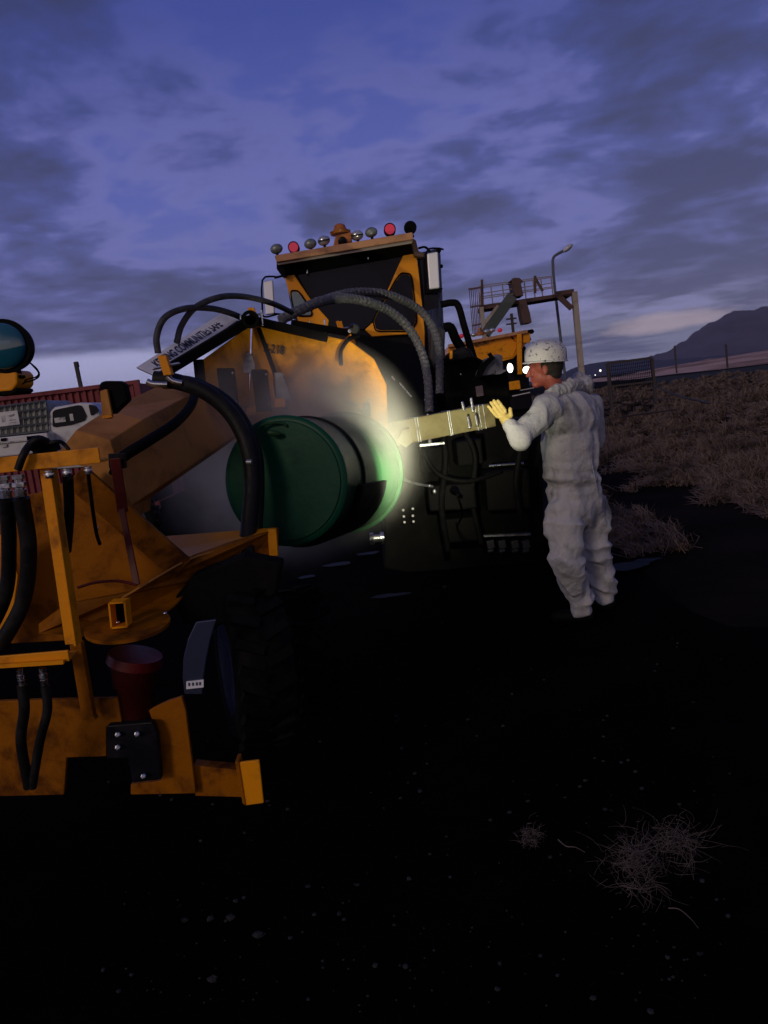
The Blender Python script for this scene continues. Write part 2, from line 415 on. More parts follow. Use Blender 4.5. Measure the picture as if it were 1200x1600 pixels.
# far road, slope, hills and mountain on the right
def strip(name, pts_near, pts_far, m, sub=1):
    n = len(pts_near); vs = list(pts_near) + list(pts_far)
    return tag(MB().add(vs, [(i, i + 1, n + i + 1, n + i) for i in range(n - 1)]).build(name, m, smooth=True), kind='structure')
strip('road', [G(1000, 603) + V((0, 0, .02)), G(1120, 600) + V((0, 0, .02)), G(1500, 560) + V((0, 0, .02))], [G(1010, 592) + V((0, 0, .02)), G(1120, 580) + V((0, 0, .02)), G(1500, 533) + V((0, 0, .02))], mROAD)
def ridge(name, d, prof, m, base=-5, depth=None, amp=0, ns=260):
    """terrain rising to a skyline: prof = [(px, py)] of the skyline at distance d"""
    depth = depth or d * .5
    P2 = [P(x, y, d) for x, y in prof]; x0, x1 = P2[0].x, P2[-1].x; rows = 12; vs = []
    def top(x):
        for a, b in zip(P2, P2[1:]):
            if a.x <= x <= b.x: k = (x - a.x) / (b.x - a.x); k = k * k * (3 - 2 * k) * .5 + k * .5; return a.z + (b.z - a.z) * k
        return P2[-1].z
    for j in range(rows + 1):
        k = j / rows
        for i in range(ns + 1):
            x = x0 + (x1 - x0) * i / ns; h = top(x)
            kk = math.sin(min(1, k / .7) * math.pi / 2) if k <= .7 else 1 - (k - .7)
            z = base + (h - base) * kk + amp * kk * (mnoise.fractal(V((x, k * depth, 0)) / (d * .02), 1.0, 2.0, 5)) * .6
            vs.append((x * (1 + (k - .7) * .5), d + (k - .7) * depth, z))
    return tag(MB().add(vs, [(j * (ns + 1) + i, j * (ns + 1) + i + 1, (j + 1) * (ns + 1) + i + 1, (j + 1) * (ns + 1) + i) for j in range(rows) for i in range(ns)]).build(name, m, smooth=True), kind='structure')
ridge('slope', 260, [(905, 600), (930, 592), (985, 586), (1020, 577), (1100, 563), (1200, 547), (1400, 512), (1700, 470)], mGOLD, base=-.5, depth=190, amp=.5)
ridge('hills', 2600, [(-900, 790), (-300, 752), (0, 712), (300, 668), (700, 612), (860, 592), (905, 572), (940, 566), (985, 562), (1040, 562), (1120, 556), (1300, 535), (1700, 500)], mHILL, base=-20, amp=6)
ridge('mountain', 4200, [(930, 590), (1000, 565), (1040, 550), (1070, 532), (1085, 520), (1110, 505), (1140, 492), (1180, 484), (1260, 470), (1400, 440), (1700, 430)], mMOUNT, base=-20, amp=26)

# dry brush in the field: too many blades to count
rnd = random.Random(3); mb = MB(); 
def field_ok(x, y): return x > yard_edge(y) + .1 and y > 5.2
cl = 0
for k in range(30000):
    y = 6.6 * (80 / 6.6) ** (rnd.random() ** .85); x = rnd.uniform(.5, .75 * y + 1)
    if not field_ok(x, y): continue
    dens = mnoise.noise(V((x * .45, y * .22, 5))) + .45 * mnoise.noise(V((x * 1.7, y * .8, 8)))
    if dens < -.40 + .2 * rnd.random() + max(0, 8.5 - y) * .16: continue
    if cl > 4200: break
    cl += 1
    R0 = rnd.uniform(.14, .34) * (1 + .02 * y); h = R0 * rnd.uniform(.55, .9) * (.7 + max(0, dens)); w = .0030 * max(1, y / 5)
    for q in range(34):
        a = rnd.uniform(0, 6.28); e = rnd.random() ** .6
        b0 = V((x + rnd.gauss(0, R0 * .25), y + rnd.gauss(0, R0 * .25), -.01)); tip = V((x + math.cos(a) * R0 * e, y + math.sin(a) * R0 * e, h * math.sqrt(max(.02, 1 - e * e)) * rnd.uniform(.6, 1.1)))
        mid = (b0 + tip) / 2 + V((rnd.gauss(0, .03), rnd.gauss(0, .03), h * .12)); s_ = V((math.sin(a), -math.cos(a), 0)) * w + V((0, 0, w * .4))
        mb.add([b0 - s_ * .6, b0 + s_ * .6, mid + s_, mid - s_, tip], [(0, 1, 2, 3), (3, 2, 4)])
o = mb.build('dry_brush', mSTRAW); tag(o, 'brown dry brush and grass covering the field at the right', 'brush', kind='stuff')

# gravel
mb = MB()
for k in range(420):
    px = rnd.uniform(150, 1150); py = rnd.uniform(900, 1590); g = G(px, py)
    r = .003 + .007 * rnd.random() ** 3
    mb.ell((g.x, g.y, .014), (r, r * rnd.uniform(.6, 1), r * .6), seg=6, rings=4, jit=.5)
for px, py, r in [(330, 1443, .014), (362, 1441, .017), (405, 1468, .018), (455, 1473, .008), (482, 1392, .009), (334, 1538, .016), (657, 1242, .012), (290, 1445, .012), (623, 1065, .010), (620, 1132, .009), (640, 1380, .010), (688, 883, .022), (695, 920, .022), (560, 1390, .008)]:
    g = G(px, py); mb.ell((g.x, g.y, .018), (r, r * .7, r * .5), seg=8, rings=6, jit=.6)
tag(mb.build('gravel', mSTONE), 'pale pebbles scattered over the dark wet yard', 'gravel', kind='stuff')

# tumbleweeds and twigs
def weed(name, px, py, rad, n, label, seed, flat=.8):
    rn = random.Random(seed); g = G(px, py); c = V((g.x, g.y, rad * flat)); mb = MB()
    lobes = [V((rn.gauss(0, .45), rn.gauss(0, .35), rn.uniform(0, .6))) * rad for _ in range(5)]
    for k in range(n):
        p = V((c.x, c.y, .02)) + rn.choice(lobes) + V((rn.gauss(0, rad * .28), rn.gauss(0, rad * .28), abs(rn.gauss(0, rad * .3)))); p.z = max(p.z, .013)
        a = rn.uniform(0, 6.28); e = rn.uniform(-.6, .9); d = V((math.cos(a) * math.cos(e), math.sin(a) * math.cos(e), math.sin(e))); pts = [p]
        L = rad * rn.uniform(.25, .8) * (1.7 if k % 23 == 0 else 1); bend = V((rn.gauss(0, 1), rn.gauss(0, 1), rn.gauss(0, .7))) * .55
        for q in range(5):
            d = (d + bend * rn.uniform(.3, 1)).normalized(); p = p + d * L / 5; p.z = max(p.z, .012); pts.append(p.copy())
        mb.tube(pts, rn.uniform(.0004, .0010) * (1.8 if k % 31 == 0 else 1), seg=4, n=2, rend=.0003)
    return tag(mb.build(name, mWEED), label, 'tumbleweed', 'dead weeds on the yard')
weed('tumbleweed', 1020, 1375, .135, 420, 'large pale tangle of dead weed lying on the dark ground in the lower right', 5)
weed('tumbleweed', 832, 1325, .060, 110, 'small pale tuft of dead weed left of the large tangle', 9)
def twig(pts, label, r=.002):
    mb = MB().tube([G(x, y) + V((0, 0, .02)) for x, y in pts], r, 5, 5, rend=.001)
    tag(mb.build('twig', mWEED), label, 'twig', 'twigs on the yard')
twig([(873, 1320), (885, 1330), (900, 1332), (915, 1340)], 'short curled twig between the two weed tangles', .003)
twig([(1045, 1428), (1062, 1430), (1080, 1445), (1092, 1460)], 'thin bent twig below the large weed tangle')
twig([(970, 1392), (1000, 1398), (1030, 1393)], 'straight pale stalk at the foot of the large weed tangle', .0025)

# ------------------------------------------------------------------ green drum
dA, dB = P(444, 752, 3.15), P(538, 739, 3.93)
rA = M(101, 3.15)
drum = thing('green_drum', V((dA.x, dA.y, 0)), 'dark green steel drum hanging on its side in front of the lit mist', 'drum')
ax = (dB - dA)
MB().lathe(dA, dB, [(0, rA * .95), (.004, rA), (.03, rA * 1.012), (.05, rA), (.34, rA), (.62, rA * 1.04), (.635, rA * 1.052), (.65, rA * 1.045), (.97, rA * 1.11), (1, rA * 1.11)], 96).build('body', mGREEN, drum, smooth=True)
MB().lathe(dA - ax * .010, dA + ax * .02, [(0, rA * .5), (.0, rA * .92), (.3, rA * .935), (.35, rA * .99), (.7, rA * 1.02), (1, rA * 1.02)], 96).build('lid', mGREEND, drum, smooth=True)
MB().lathe(dA + ax * .30, dA + ax * .33, [(0, rA * 1.005), (.1, rA * 1.035), (.9, rA * 1.035), (1, rA * 1.005)], 96).build('clamp_ring', mBLACK, drum, smooth=True)
MB().lathe(dA + ax * .985, dA + ax * 1.03, [(0, rA * 1.11), (.1, rA * 1.17), (.9, rA * 1.17), (1, rA * 1.11)], 96).build('end_flange', mGREEN, drum, smooth=True)
lp = P(567, 772, 3.32)
mb = MB().tube([P(560, 745, 3.38), P(564, 762, 3.34), P(570, 772, 3.32)], .008, 8, 4)
mb.box(lp, (.03, .02, .012)); mb.tube([P(552, 765, 3.33), P(560, 758, 3.33), P(566, 770, 3.32)], .004, 6, 4)
mb.cap(P(571, 768, 3.32), P(572, 776, 3.32), .006, .006); mb.build('latch', mSTEEL, drum, smooth=True)
# black cradle under the drum
mb = MB(); n = 22; inn = []; out = []
e1 = ax.normalized(); hor = e1.cross(V((0, 0, 1))).normalized(); upv = hor.cross(e1)
for i in range(n + 1):
    a = R(-160 + 150 * i / n)
    q = hor * math.cos(a) + upv * math.sin(a)
    inn.append(dA + ax * .18 + q * rA * 1.03); out.append(dA + ax * .18 + q * rA * 1.11)
mb.prism(inn + out[::-1], ax * .5); mb.build('cradle', mBLACK, drum, smooth=True)
mb = MB().tube([P(404, 668, 3.14), P(415, 662, 3.14), P(440, 661, 3.14), P(448, 666, 3.14)], .006, 8, 4)
mb.ell(P(428, 677, 3.12), (M(11, 3.1), .008, M(5, 3.1)), Matrix.Rotation(R(14), 3, 'Y')); mb.build('filler_cap', mGREEN, drum, smooth=True)

# ------------------------------------------------------------------ blower housing (yellow, behind the drum)
hs = thing('blower_housing', V((P(470, 700, 4.35).x, 4.35, 0)), 'yellow steel housing with peaked top carrying the white slogan board and hoses', 'machine housing')
plate([(394, 506), (440, 512), (500, 522), (548, 533), (584, 560), (604, 600), (606, 660), (590, 740), (520, 770), (450, 770), (385, 700)], 4.35, .25).build('back_panel', mYELLOW, hs, bevel=.01)
plate3([(312, 566, 4.05), (392, 508, 4.345), (388, 700, 4.345), (318, 660, 4.05)], vec=(-.015, .03, 0)).build('side_panel', mYELLOW, hs, bevel=.004)
# black capping bands along the peak
MB().beam(P(262, 578, 3.85), P(392, 500, 4.30), .05, M(15, 4.1)).build('capping', mBLACK, hs, bevel=.006)
MB().beam(P(392, 500, 4.30), P(512, 528, 4.30), .06, M(13, 4.3)).build('capping', mBLACK, hs, bevel=.006)
MB().beam(P(404, 512, 4.32), P(442, 618, 4.30), .02, .02).beam(P(442, 618, 4.30), P(448, 640, 4.30), .02, .02).build('rib', mBLACK, hs)
MB().beam(P(310, 562, 4.02), P(318, 640, 4.02), .03, .05).build('rib', mBLACK, hs)
for x0, x1, y0, y1 in ((338, 364, 575, 640), (392, 416, 577, 643)):
    o = plate([(x0, y0), (x1, y0), (x1 + 8, y1), (x0 + 8, y1)], 4.0 if x0 < 380 else 4.2, .05).build('rubber_pad', mBLACK, hs, bevel=.006)
    for q in ((x1 - 1, y0 + 8), (x1 + 4, y1 - 12)): MB().ell(P(q[0], q[1], (4.0 if x0 < 380 else 4.2) - .004), (.007,) * 3, seg=8, rings=6).build('bolt', mCHROME, o, smooth=True)
plate([(380, 583), (380, 566), (383, 555), (388, 550), (394, 556), (398, 568), (399, 583)], 4.30, .03).build('arched_plate', mSTEEL, hs, bevel=.003)
MB().beam(P(418, 578, 4.25), P(427, 630, 4.25), .03, .03).beam(P(420, 631, 4.25), P(446, 629, 4.25), .03, .05).build('lug_bracket', mORANGE, hs, bevel=.003)
plate([(428, 582), (441, 582), (447, 600), (456, 626), (432, 628)], 4.27, .04).build('gusset', mSTEEL, hs, bevel=.003)
plate([(385, 638), (400, 634), (400, 648), (386, 650)], 4.2, .05).build('foot_block', mORANGE, hs, bevel=.003)
lettering('P-218', P(411, 549, 4.34), P(444, 554, 4.34) - P(411, 549, 4.34), P(413, 530, 4.34) - P(411, 549, 4.34), .1, 'fleet_number', mLETTER, hs)
mb = MB()
for a, b_ in (((542, 628), (560, 634)), ((558, 640), (575, 645)), ((576, 622), (570, 650))):
    mb.beam(P(*a, 4.1), P(*b_, 4.1), .012, .012)
mb.lathe(P(573, 632, 4.1), P(573, 649, 4.06), [(0, .02), (1, .024)], 16); mb.build('hinge_bracket', mSTEEL, hs, smooth=True)
for px in (481, 486, 513):
    pass
for px, py in ((482, 634), (493, 636), (513, 630)): MB().beam(P(px, py - 6, 4.2), P(px + 1, py + 4, 4.2), .008, .008).build('stud', mCHROME, hs)
# slogan board
sb0, sb1, sb2, sb3 = P(240, 586, 3.80), P(372, 500, 4.28), P(350, 487, 4.28), P(213, 574, 3.80)
bd = MB().prism([sb0, sb1, sb2, sb3], (0, .02, -.008)).build('slogan_board', mSIGNW, hs)
rt = (sb1 - sb0); nrm = rt.cross(sb3 - sb0).normalized()
if nrm.y > 0: nrm = -nrm
tr = rt * .76; tu = (sb3 - sb0); tu = tu - rt.normalized() * tu.dot(rt.normalized())
lettering('KEEPING COMMUNITIES SAFE', sb0 + rt * .08 + tu * .22 + nrm * .004, tr, tu * .78, .1, 'slogan', mINK, bd, .0008)
MB().prism([sb0 - V((0, 0, .004)), sb1 - V((0, 0, .004)), sb1 + V((0, .02, -.04)), sb0 + V((0, .02, -.04))], (0, .03, 0)).build('board_stiffener', mBLACK, hs)
# arching hoses over the board
def hose(pts, r, par, m=mHOSE, ribs=0, name='hose', seg=12):
    return MB().tube([P(*p) for p in pts], r, seg, 8, ribs).build(name, m, par, smooth=True)
hose([(247, 552, 3.85), (245, 525, 3.85), (258, 496, 3.88), (290, 482, 3.95), (330, 482, 4.1), (362, 490, 4.2), (384, 500, 4.28)], .0165, hs)
hose([(276, 536, 3.95), (284, 508, 3.97), (306, 480, 4.0), (345, 464, 4.1), (385, 464, 4.3), (425, 474, 4.5), (456, 488, 4.7)], .0165, hs)
hose([(241, 592, 3.05), (275, 596, 3.05), (320, 612, 3.05), (355, 640, 3.05), (378, 675, 3.04), (391, 715, 3.02), (394, 760, 3.0), (388, 830, 2.95), (384, 880, 2.9)], .033, hs, mHOSEB)
hose([(255, 596, 3.12), (300, 600, 3.12), (345, 622, 3.12), (376, 655, 3.10), (398, 705, 3.08), (402, 760, 3.05), (398, 840, 3.0)], .030, hs, mHOSEB)
hose([(230, 596, 3.02), (240, 600, 3.02), (262, 601, 3.02)], .013, hs, mCHROME, name='hose_fitting')
hose([(262, 588, 3.02), (270, 595, 3.02), (285, 599, 3.02)], .012, hs, mCHROME, name='hose_fitting')
hose([(386, 722, 2.985), (394, 722, 2.98)], .012, hs, mSTEEL, name='hose_fitting')
for (px, py, d, s_) in ((256, 571, 3.0, 1.3), (392, 488, 4.2, 1.0), (529, 508, 4.7, .9)):
    bb = MB(); w = M(11 * s_, d); h = M((24 if px == 256 else 13) * s_, d)
    bb.box(P(px, py, d), (w * .48, w, h), Matrix.Rotation(R(-9), 3, 'Y')); bb.box(P(px + 5 * s_, py, d - .002), (w * .42, w, h * .96), Matrix.Rotation(R(-9), 3, 'Y'))
    bb.build('coupler_block', mORANGE, hs, bevel=.002)
mb = MB()
for a, b_, d in (((240, 576), (279, 568), 3.0), ((376, 497), (410, 490), 4.2), ((408, 485), (410, 508), 4.2), ((376, 493), (377, 499), 4.2), ((484, 503), (485, 522), 4.6), ((507, 500), (509, 520), 4.6), ((520, 515), (545, 512), 4.7), ((474, 518), (476, 528), 4.5)):
    MB().cap(P(*a, d), P(*b_, d), .006, .006, 8).build('pin', mCHROME, hs, smooth=True)
MB().lathe(P(391, 499, 4.12), P(391, 499, 4.26), [(0, .03), (0, .048), (1, .048), (1, .03)], 24, open_ends=True).build('ring_clamp', mBLACK, hs, smooth=True)
MB().lathe(P(553, 514, 4.5), P(553, 514, 4.6), [(0, .0), (0, .026), (.7, .03), (1, .036), (1, .0)], 24).build('swivel_joint', mHOSEB, hs, smooth=True)
MB().ell(P(546, 517, 4.46), (.010,) * 3, seg=10, rings=6).build('bolt', mBRIGHT, hs, smooth=True)
MB().beam(P(455, 505, 4.6), P(545, 520, 4.6), .03, .04).build('hose_rail', mBLACK, hs)
plate([(530, 560), (524, 545), (548, 520), (556, 535), (553, 560)], 4.45, .05).build('lug', mORANGE2, hs, bevel=.004)
hose([(560, 525, 4.4), (545, 530, 4.35), (533, 548, 4.33), (533, 570, 4.3)], .012, hs, mRUBBER)
# ------------------------------------------------------------------ sweeper frame in the foreground, with its lifting arm
fr_ = thing('machine_frame', V((P(150, 1000, 2.5).x, 2.5, 0)), 'orange steel machine frame with hydraulic couplers and long raised arm at the left edge', 'machine frame')
FP = fr_
# arm: box section with a bevelled top
A = [(84, 716, 2.75), (118, 672, 2.75), (168, 640, 2.95), (258, 598, 3.5), (300, 590, 3.9)]
B = [(140, 730, 2.72), (172, 688, 2.72), (222, 656, 2.92), (288, 622, 3.46), (330, 612, 3.86)]
C = [(205, 812, 2.72), (206, 790, 2.72), (262, 752, 2.92), (330, 706, 3.46), (368, 680, 3.86)]
q = [P(*p) for p in A + B + C]; n = 5
vs = q + [p + V((.02, .22, -.02)) for p in q[:5]] + [p + V((0, .24, 0)) for p in q[10:15]]
fs = []
for i in range(4):
    fs += [(i, i + 1, 6 + i, 5 + i), (5 + i, 6 + i, 11 + i, 10 + i), (10 + i, 11 + i, 21 + i, 20 + i), (15 + i, 16 + i, i + 1, i), (20 + i, 21 + i, 16 + i, 15 + i)]
fs += [(0, 5, 10, 20, 15), (4, 19, 24, 14, 9)]
MB().add(vs, fs).build('lifting_arm', mTAN, FP, bevel=.004)
hose([(178, 742, 2.66), (190, 716, 2.66), (230, 690, 2.75), (275, 660, 3.0), (300, 630, 3.3), (306, 600, 3.7)], .020, FP, mRUBBER)
MB().beam(P(172, 720, 2.6), P(196, 720, 2.6), .03, .05).build('hose_bracket', mBLACK2, FP)
# black rounded box on a bracket, on the arm
plate([(153, 606), (157, 597), (165, 595), (186, 595), (194, 600), (198, 615), (200, 625), (176, 648), (170, 640), (166, 608)], 2.7, .05).build('rubber_stop', mBLACK, FP, bevel=.006)
plate([(156, 611), (167, 608), (175, 648), (174, 654), (160, 655)], 2.68, .015).build('stop_bracket', mTAN, FP, bevel=.002)
plate([(159, 650), (174, 647), (176, 652), (160, 655)], 2.66, .015).build('stop_foot', mORANGE, FP, bevel=.002)
# coupler rail
def angle_bar(x0, y0, x1, y1, d, hpx, depth=.07, name='rail', m=mORANGE):
    p0, p1 = P(x0, y0, d), P(x1, y1, d); h = M(hpx, d); mb = MB(); u = V((0, 0, 1))
    mb.beam(p0, p1, .010, h)
    mb.beam(p0 + V((0, depth / 2, -h / 2 + .006)), p1 + V((0, depth / 2, -h / 2 + .006)), depth, .009)
    return mb.build(name, m, FP, bevel=.002)
angle_bar(-90, 736, 156, 711, 2.2, 24)
angle_bar(-90, 1041, 108, 1024, 2.2, 18)
MB().beam(P(-90, 1046, 2.185), P(100, 1034, 2.185), .012, .012).build('rail_lip', mORANGE, FP)
MB().beam(P(72, 732, 2.23), P(112, 1006, 2.23), .012, M(19, 2.23), up=(1, 0, 0)).beam(P(82, 732, 2.24), P(122, 1006, 2.24), .05, .008, up=(1, 0, 0)).build('post', mORANGE, FP, bevel=.002)
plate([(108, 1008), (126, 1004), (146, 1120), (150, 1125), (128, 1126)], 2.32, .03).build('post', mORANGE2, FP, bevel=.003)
def coupler(px, py, d, L, r, m=mCHROME):
    a, b_ = P(px, py, d), P(px + L * .14, py + L, d); ll_ = (b_ - a).length
    return MB().lathe(a, b_, [(0, r), (.18, r), (.2, r * .7), (.3, r * .7), (.32, r * 1.15), (.5, r * 1.2), (.55, r * .8), (.62, r * .8), (.64, r * 1.05), (.95, r * .95), (1, r * .6)], 6 if L > 30 else 16).build('coupler', m, FP, smooth=(L <= 30))
for px, py, L, r in ((5, 744, 36, .017), (28, 742, 36, .017), (76, 735, 13, .012), (104, 732, 13, .012), (137, 729, 12, .011), (31, 1046, 26, .010), (66, 1044, 28, .011)): coupler(px, py, 2.2, L, r)
for pts, r in (([(10, 780, 2.2), (14, 850, 2.25), (8, 930, 2.3), (-30, 1010, 2.3)], .022), ([(33, 778, 2.2), (45, 860, 2.24), (36, 940, 2.28), (0, 1010, 2.3)], .024),
               ([(78, 748, 2.25), (84, 800, 2.32), (88, 840, 2.4)], .017), ([(106, 745, 2.24), (108, 800, 2.35), (104, 860, 2.45)], .016), ([(138, 741, 2.23), (142, 775, 2.3), (150, 830, 2.4), (156, 850, 2.45)], .006),
               ([(35, 1070, 2.2), (38, 1110, 2.2), (33, 1160, 2.22), (45, 1230, 2.25)], .016), ([(71, 1072, 2.2), (74, 1110, 2.2), (62, 1160, 2.22), (50, 1230, 2.25)], .014),
               ([(28, 734, 2.17), (36, 712, 2.17), (46, 696, 2.19), (60, 686, 2.2), (74, 690, 2.22)], .011), ([(72, 694, 2.22), (88, 690, 2.22), (98, 692, 2.24), (108, 703, 2.24)], .006)):
    hose(pts, r, FP, mHOSEB)
mb = MB().ell(P(60, 694, 2.25), (.035, .03, .022), jit=.2); mb.box(P(80, 698, 2.25), (.04, .03, .03), Matrix.Rotation(R(-8), 3, 'Y')); mb.ell(P(70, 706, 2.25), (.035, .03, .018)); mb.box(P(52, 684, 2.24), (.03, .02, .012)); mb.build('valve_block', mRUBBER, FP, smooth=True)
mb = MB().ell(P(151, 826, 2.44), (.006, .006, .008)); mb.build('hose_end', mCHROME, FP, smooth=True)
# back structure
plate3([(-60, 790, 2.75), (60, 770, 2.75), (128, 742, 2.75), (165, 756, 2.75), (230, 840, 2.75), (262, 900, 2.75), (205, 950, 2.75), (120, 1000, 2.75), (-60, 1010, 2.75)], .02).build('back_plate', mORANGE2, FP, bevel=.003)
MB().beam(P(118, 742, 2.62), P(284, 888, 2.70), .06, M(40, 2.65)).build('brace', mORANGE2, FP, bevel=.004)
plate3([(-40, 860, 2.6), (10, 830, 2.6), (28, 900, 2.6), (18, 975, 2.6), (-40, 1010, 2.6)], .02).build('gusset', mORANGE, FP, bevel=.003)
mb = MB().beam(P(180, 716, 2.57), P(192, 800, 2.58), .010, M(16, 2.6), up=(1, 0, 0)); mb.beam(P(190, 795, 2.575), P(214, 914, 2.5), .008, M(10, 2.6), up=(1, 0, 0)); mb.build('safety_strap', mRED, FP, bevel=.002)
hose([(122, 918, 2.52), (150, 910, 2.5), (185, 908, 2.5), (214, 914, 2.5)], .005, FP, mRED, name='strap_cord')
# outrigger channel running back to the right
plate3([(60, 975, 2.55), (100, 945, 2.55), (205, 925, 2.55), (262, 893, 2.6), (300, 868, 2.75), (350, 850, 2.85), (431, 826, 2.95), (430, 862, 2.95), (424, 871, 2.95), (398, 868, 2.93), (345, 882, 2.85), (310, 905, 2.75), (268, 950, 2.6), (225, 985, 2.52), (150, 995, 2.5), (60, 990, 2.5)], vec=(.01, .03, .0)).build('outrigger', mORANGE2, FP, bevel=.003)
plate3([(250, 838, 3.05), (432, 824, 2.96), (431, 830, 2.95), (345, 852, 2.86), (300, 870, 2.76), (262, 862, 2.9)], vec=(0, .015, -.02)).build('outrigger_flange', mORANGE, FP, bevel=.002)
MB().beam(P(425, 826, 2.94), P(428, 868, 2.94), .02, M(14, 2.95), up=(1, 0, 0)).build('end_cap', mORANGE, FP, bevel=.003)
mb = MB().tube([P(190, 935, 2.5), P(240, 905, 2.55), P(300, 872, 2.72), P(360, 856, 2.84)], .004, 6, 5); mb.build('weld_bead', mTAN, FP, smooth=True)
# box-section window
mb = MB()
for a, b_ in (((174, 940), (198, 938)), ((198, 938), (202, 976)), ((202, 976), (178, 978)), ((178, 978), (174, 940))): mb.beam(P(*a, 2.44), P(*b_, 2.44), .05, .006, up=(.2, 0, 1))
mb.build('socket_tube', mORANGE, FP)
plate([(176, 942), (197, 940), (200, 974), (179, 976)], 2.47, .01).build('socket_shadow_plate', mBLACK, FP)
# swivel disc
c = P(200, 978, 2.47); tl = V((.07, -.10, 1)).normalized()
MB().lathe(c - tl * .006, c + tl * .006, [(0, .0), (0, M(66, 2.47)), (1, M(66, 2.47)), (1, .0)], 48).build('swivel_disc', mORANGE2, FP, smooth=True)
for px, py in ((184, 972), (258, 958)): MB().ell(P(px, py, 2.42), (.007, .007, .005)).build('bolt', mCHROME, FP, smooth=True)
c0, c1 = P(212, 1022, 2.45), P(210, 1036, 2.45)
MB().lathe(c0, c1, [(0, .0), (0, M(42, 2.45)), (1, M(44, 2.45)), (1, .0)], 40).build('pivot_collar', mRED, FP, smooth=True)
MB().lathe(P(211, 1036, 2.45), P(216, 1128, 2.45), [(0, M(38, 2.45)), (.35, M(36, 2.45)), (.4, M(31, 2.45)), (1, M(24, 2.45)), (1, .0)], 40).build('pivot_housing', mat('dark_red_paint', (.035, .003, .003), .5, spec=.15), FP, smooth=True)
# lower plates
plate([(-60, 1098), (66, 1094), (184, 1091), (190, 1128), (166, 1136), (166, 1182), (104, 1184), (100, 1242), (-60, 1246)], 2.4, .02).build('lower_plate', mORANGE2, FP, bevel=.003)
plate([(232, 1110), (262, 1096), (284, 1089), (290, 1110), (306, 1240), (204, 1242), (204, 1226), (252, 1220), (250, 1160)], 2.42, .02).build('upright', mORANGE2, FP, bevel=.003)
bp_ = plate([(167, 1134), (238, 1128), (246, 1150), (252, 1218), (206, 1224), (200, 1186), (166, 1186)], 2.37, .03).build('bracket', mBLACK2, FP, bevel=.005)
for px, py in ((184, 1148), (214, 1147), (184, 1168), (224, 1213)):
    MB().lathe(P(px, py, 2.365), P(px, py, 2.345), [(0, .008), (.6, .009), (.65, .006), (1, .0055)], 6).build('bolt', mCHROME, bp_)
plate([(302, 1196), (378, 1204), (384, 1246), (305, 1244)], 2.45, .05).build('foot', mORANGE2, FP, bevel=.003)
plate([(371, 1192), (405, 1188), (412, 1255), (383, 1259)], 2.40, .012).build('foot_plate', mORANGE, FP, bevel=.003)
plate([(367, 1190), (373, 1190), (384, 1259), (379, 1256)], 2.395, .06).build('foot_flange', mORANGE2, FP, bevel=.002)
# castor wheels
def wheel(name, c, axis, r, w, par, lug=26, rimr=.6, m=mRUBBER, rim=mRIM):
    axis = V(axis).normalized(); c = V(c); a = axis.cross(V((0, 0, 1))).normalized(); b_ = a.cross(axis)
    hub = bpy.data.objects.new(name, None); COL.objects.link(hub); hub.parent = par; hub.location = c - worldloc(par)
    mb = MB().lathe(c - axis * w / 2, c + axis * w / 2, [(0.06, r * rimr), (0, r * rimr * 1.12), (.0, r * .84), (.08, r * .93), (.25, r * .97), (.5, r * .98), (.75, r * .97), (.92, r * .93), (1, r * .84), (1, r * rimr * 1.12), (.94, r * rimr)], 56, open_ends=True)
    for i in range(lug):
        for sgn in (-1, 1):
            th = 2 * math.pi * (i + (.5 if sgn > 0 else 0)) / lug
            q = a * math.cos(th) + b_ * math.sin(th); tt = axis.cross(q)
            m3 = Matrix((axis, tt, q)).transposed() @ Matrix.Rotation(R(24 * sgn), 3, 'Z')
            mb.box(c + q * r * .975 + axis * sgn * w * .24, (w * .5, r * .10, r * .09), m3)
    mb.build('tyre', m, hub, smooth=True)
    MB().lathe(c - axis * w / 2, c + axis * w / 2, [(.12, .0), (.12, r * .22), (.05, r * .26), (.2, r * .42), (.14, r * rimr * .9), (.02, r * rimr), (.02, r * rimr * 1.06), (.1, r * rimr * .98), (.9, r * rimr * .98), (.98, r * rimr * 1.06), (.9, r * .3), (.9, .0)], 56).build('rim', rim, hub, smooth=True)
    return hub
wheel('castor_wheel', P(392, 1030, 2.78), (-.93, -.34, .06), .33, .20, FP, 22, .55)
wheel('castor_wheel', P(470, 1020, 3.35), (-.90, -.40, .05), .30, .20, FP, 22, .55)
# fork fender strip beside the castor wheel with its sticker
pts = [(306, 972), (293, 1000), (286, 1030), (285, 1060), (288, 1085)]; pts2 = [(338, 968), (328, 1000), (322, 1030), (318, 1058), (316, 1085)]
fk = plate(pts + pts2[::-1], 2.38, .012).build('castor_fork', mRIM, FP, bevel=.003)
plate([(291, 1065), (318, 1062), (318, 1074), (291, 1077)], 2.372, .004).build('sticker', mSIGNW, fk)
mb = MB()
for i, px in enumerate((294, 300, 306, 311)): mb.prism(pp(2.3705, (px, 1067 - i * .4), (px + 3, 1067 - i * .4), (px + 3, 1072 - i * .4), (px, 1072 - i * .4)), (0, .001, 0))
mb.build('sticker_print', mINK, fk)
plate([(268, 940), (300, 900), (380, 868), (440, 880), (432, 930), (380, 960), (330, 985), (285, 975)], 2.66, .10).build('wheel_guard', mBLACK, FP, bevel=.01)
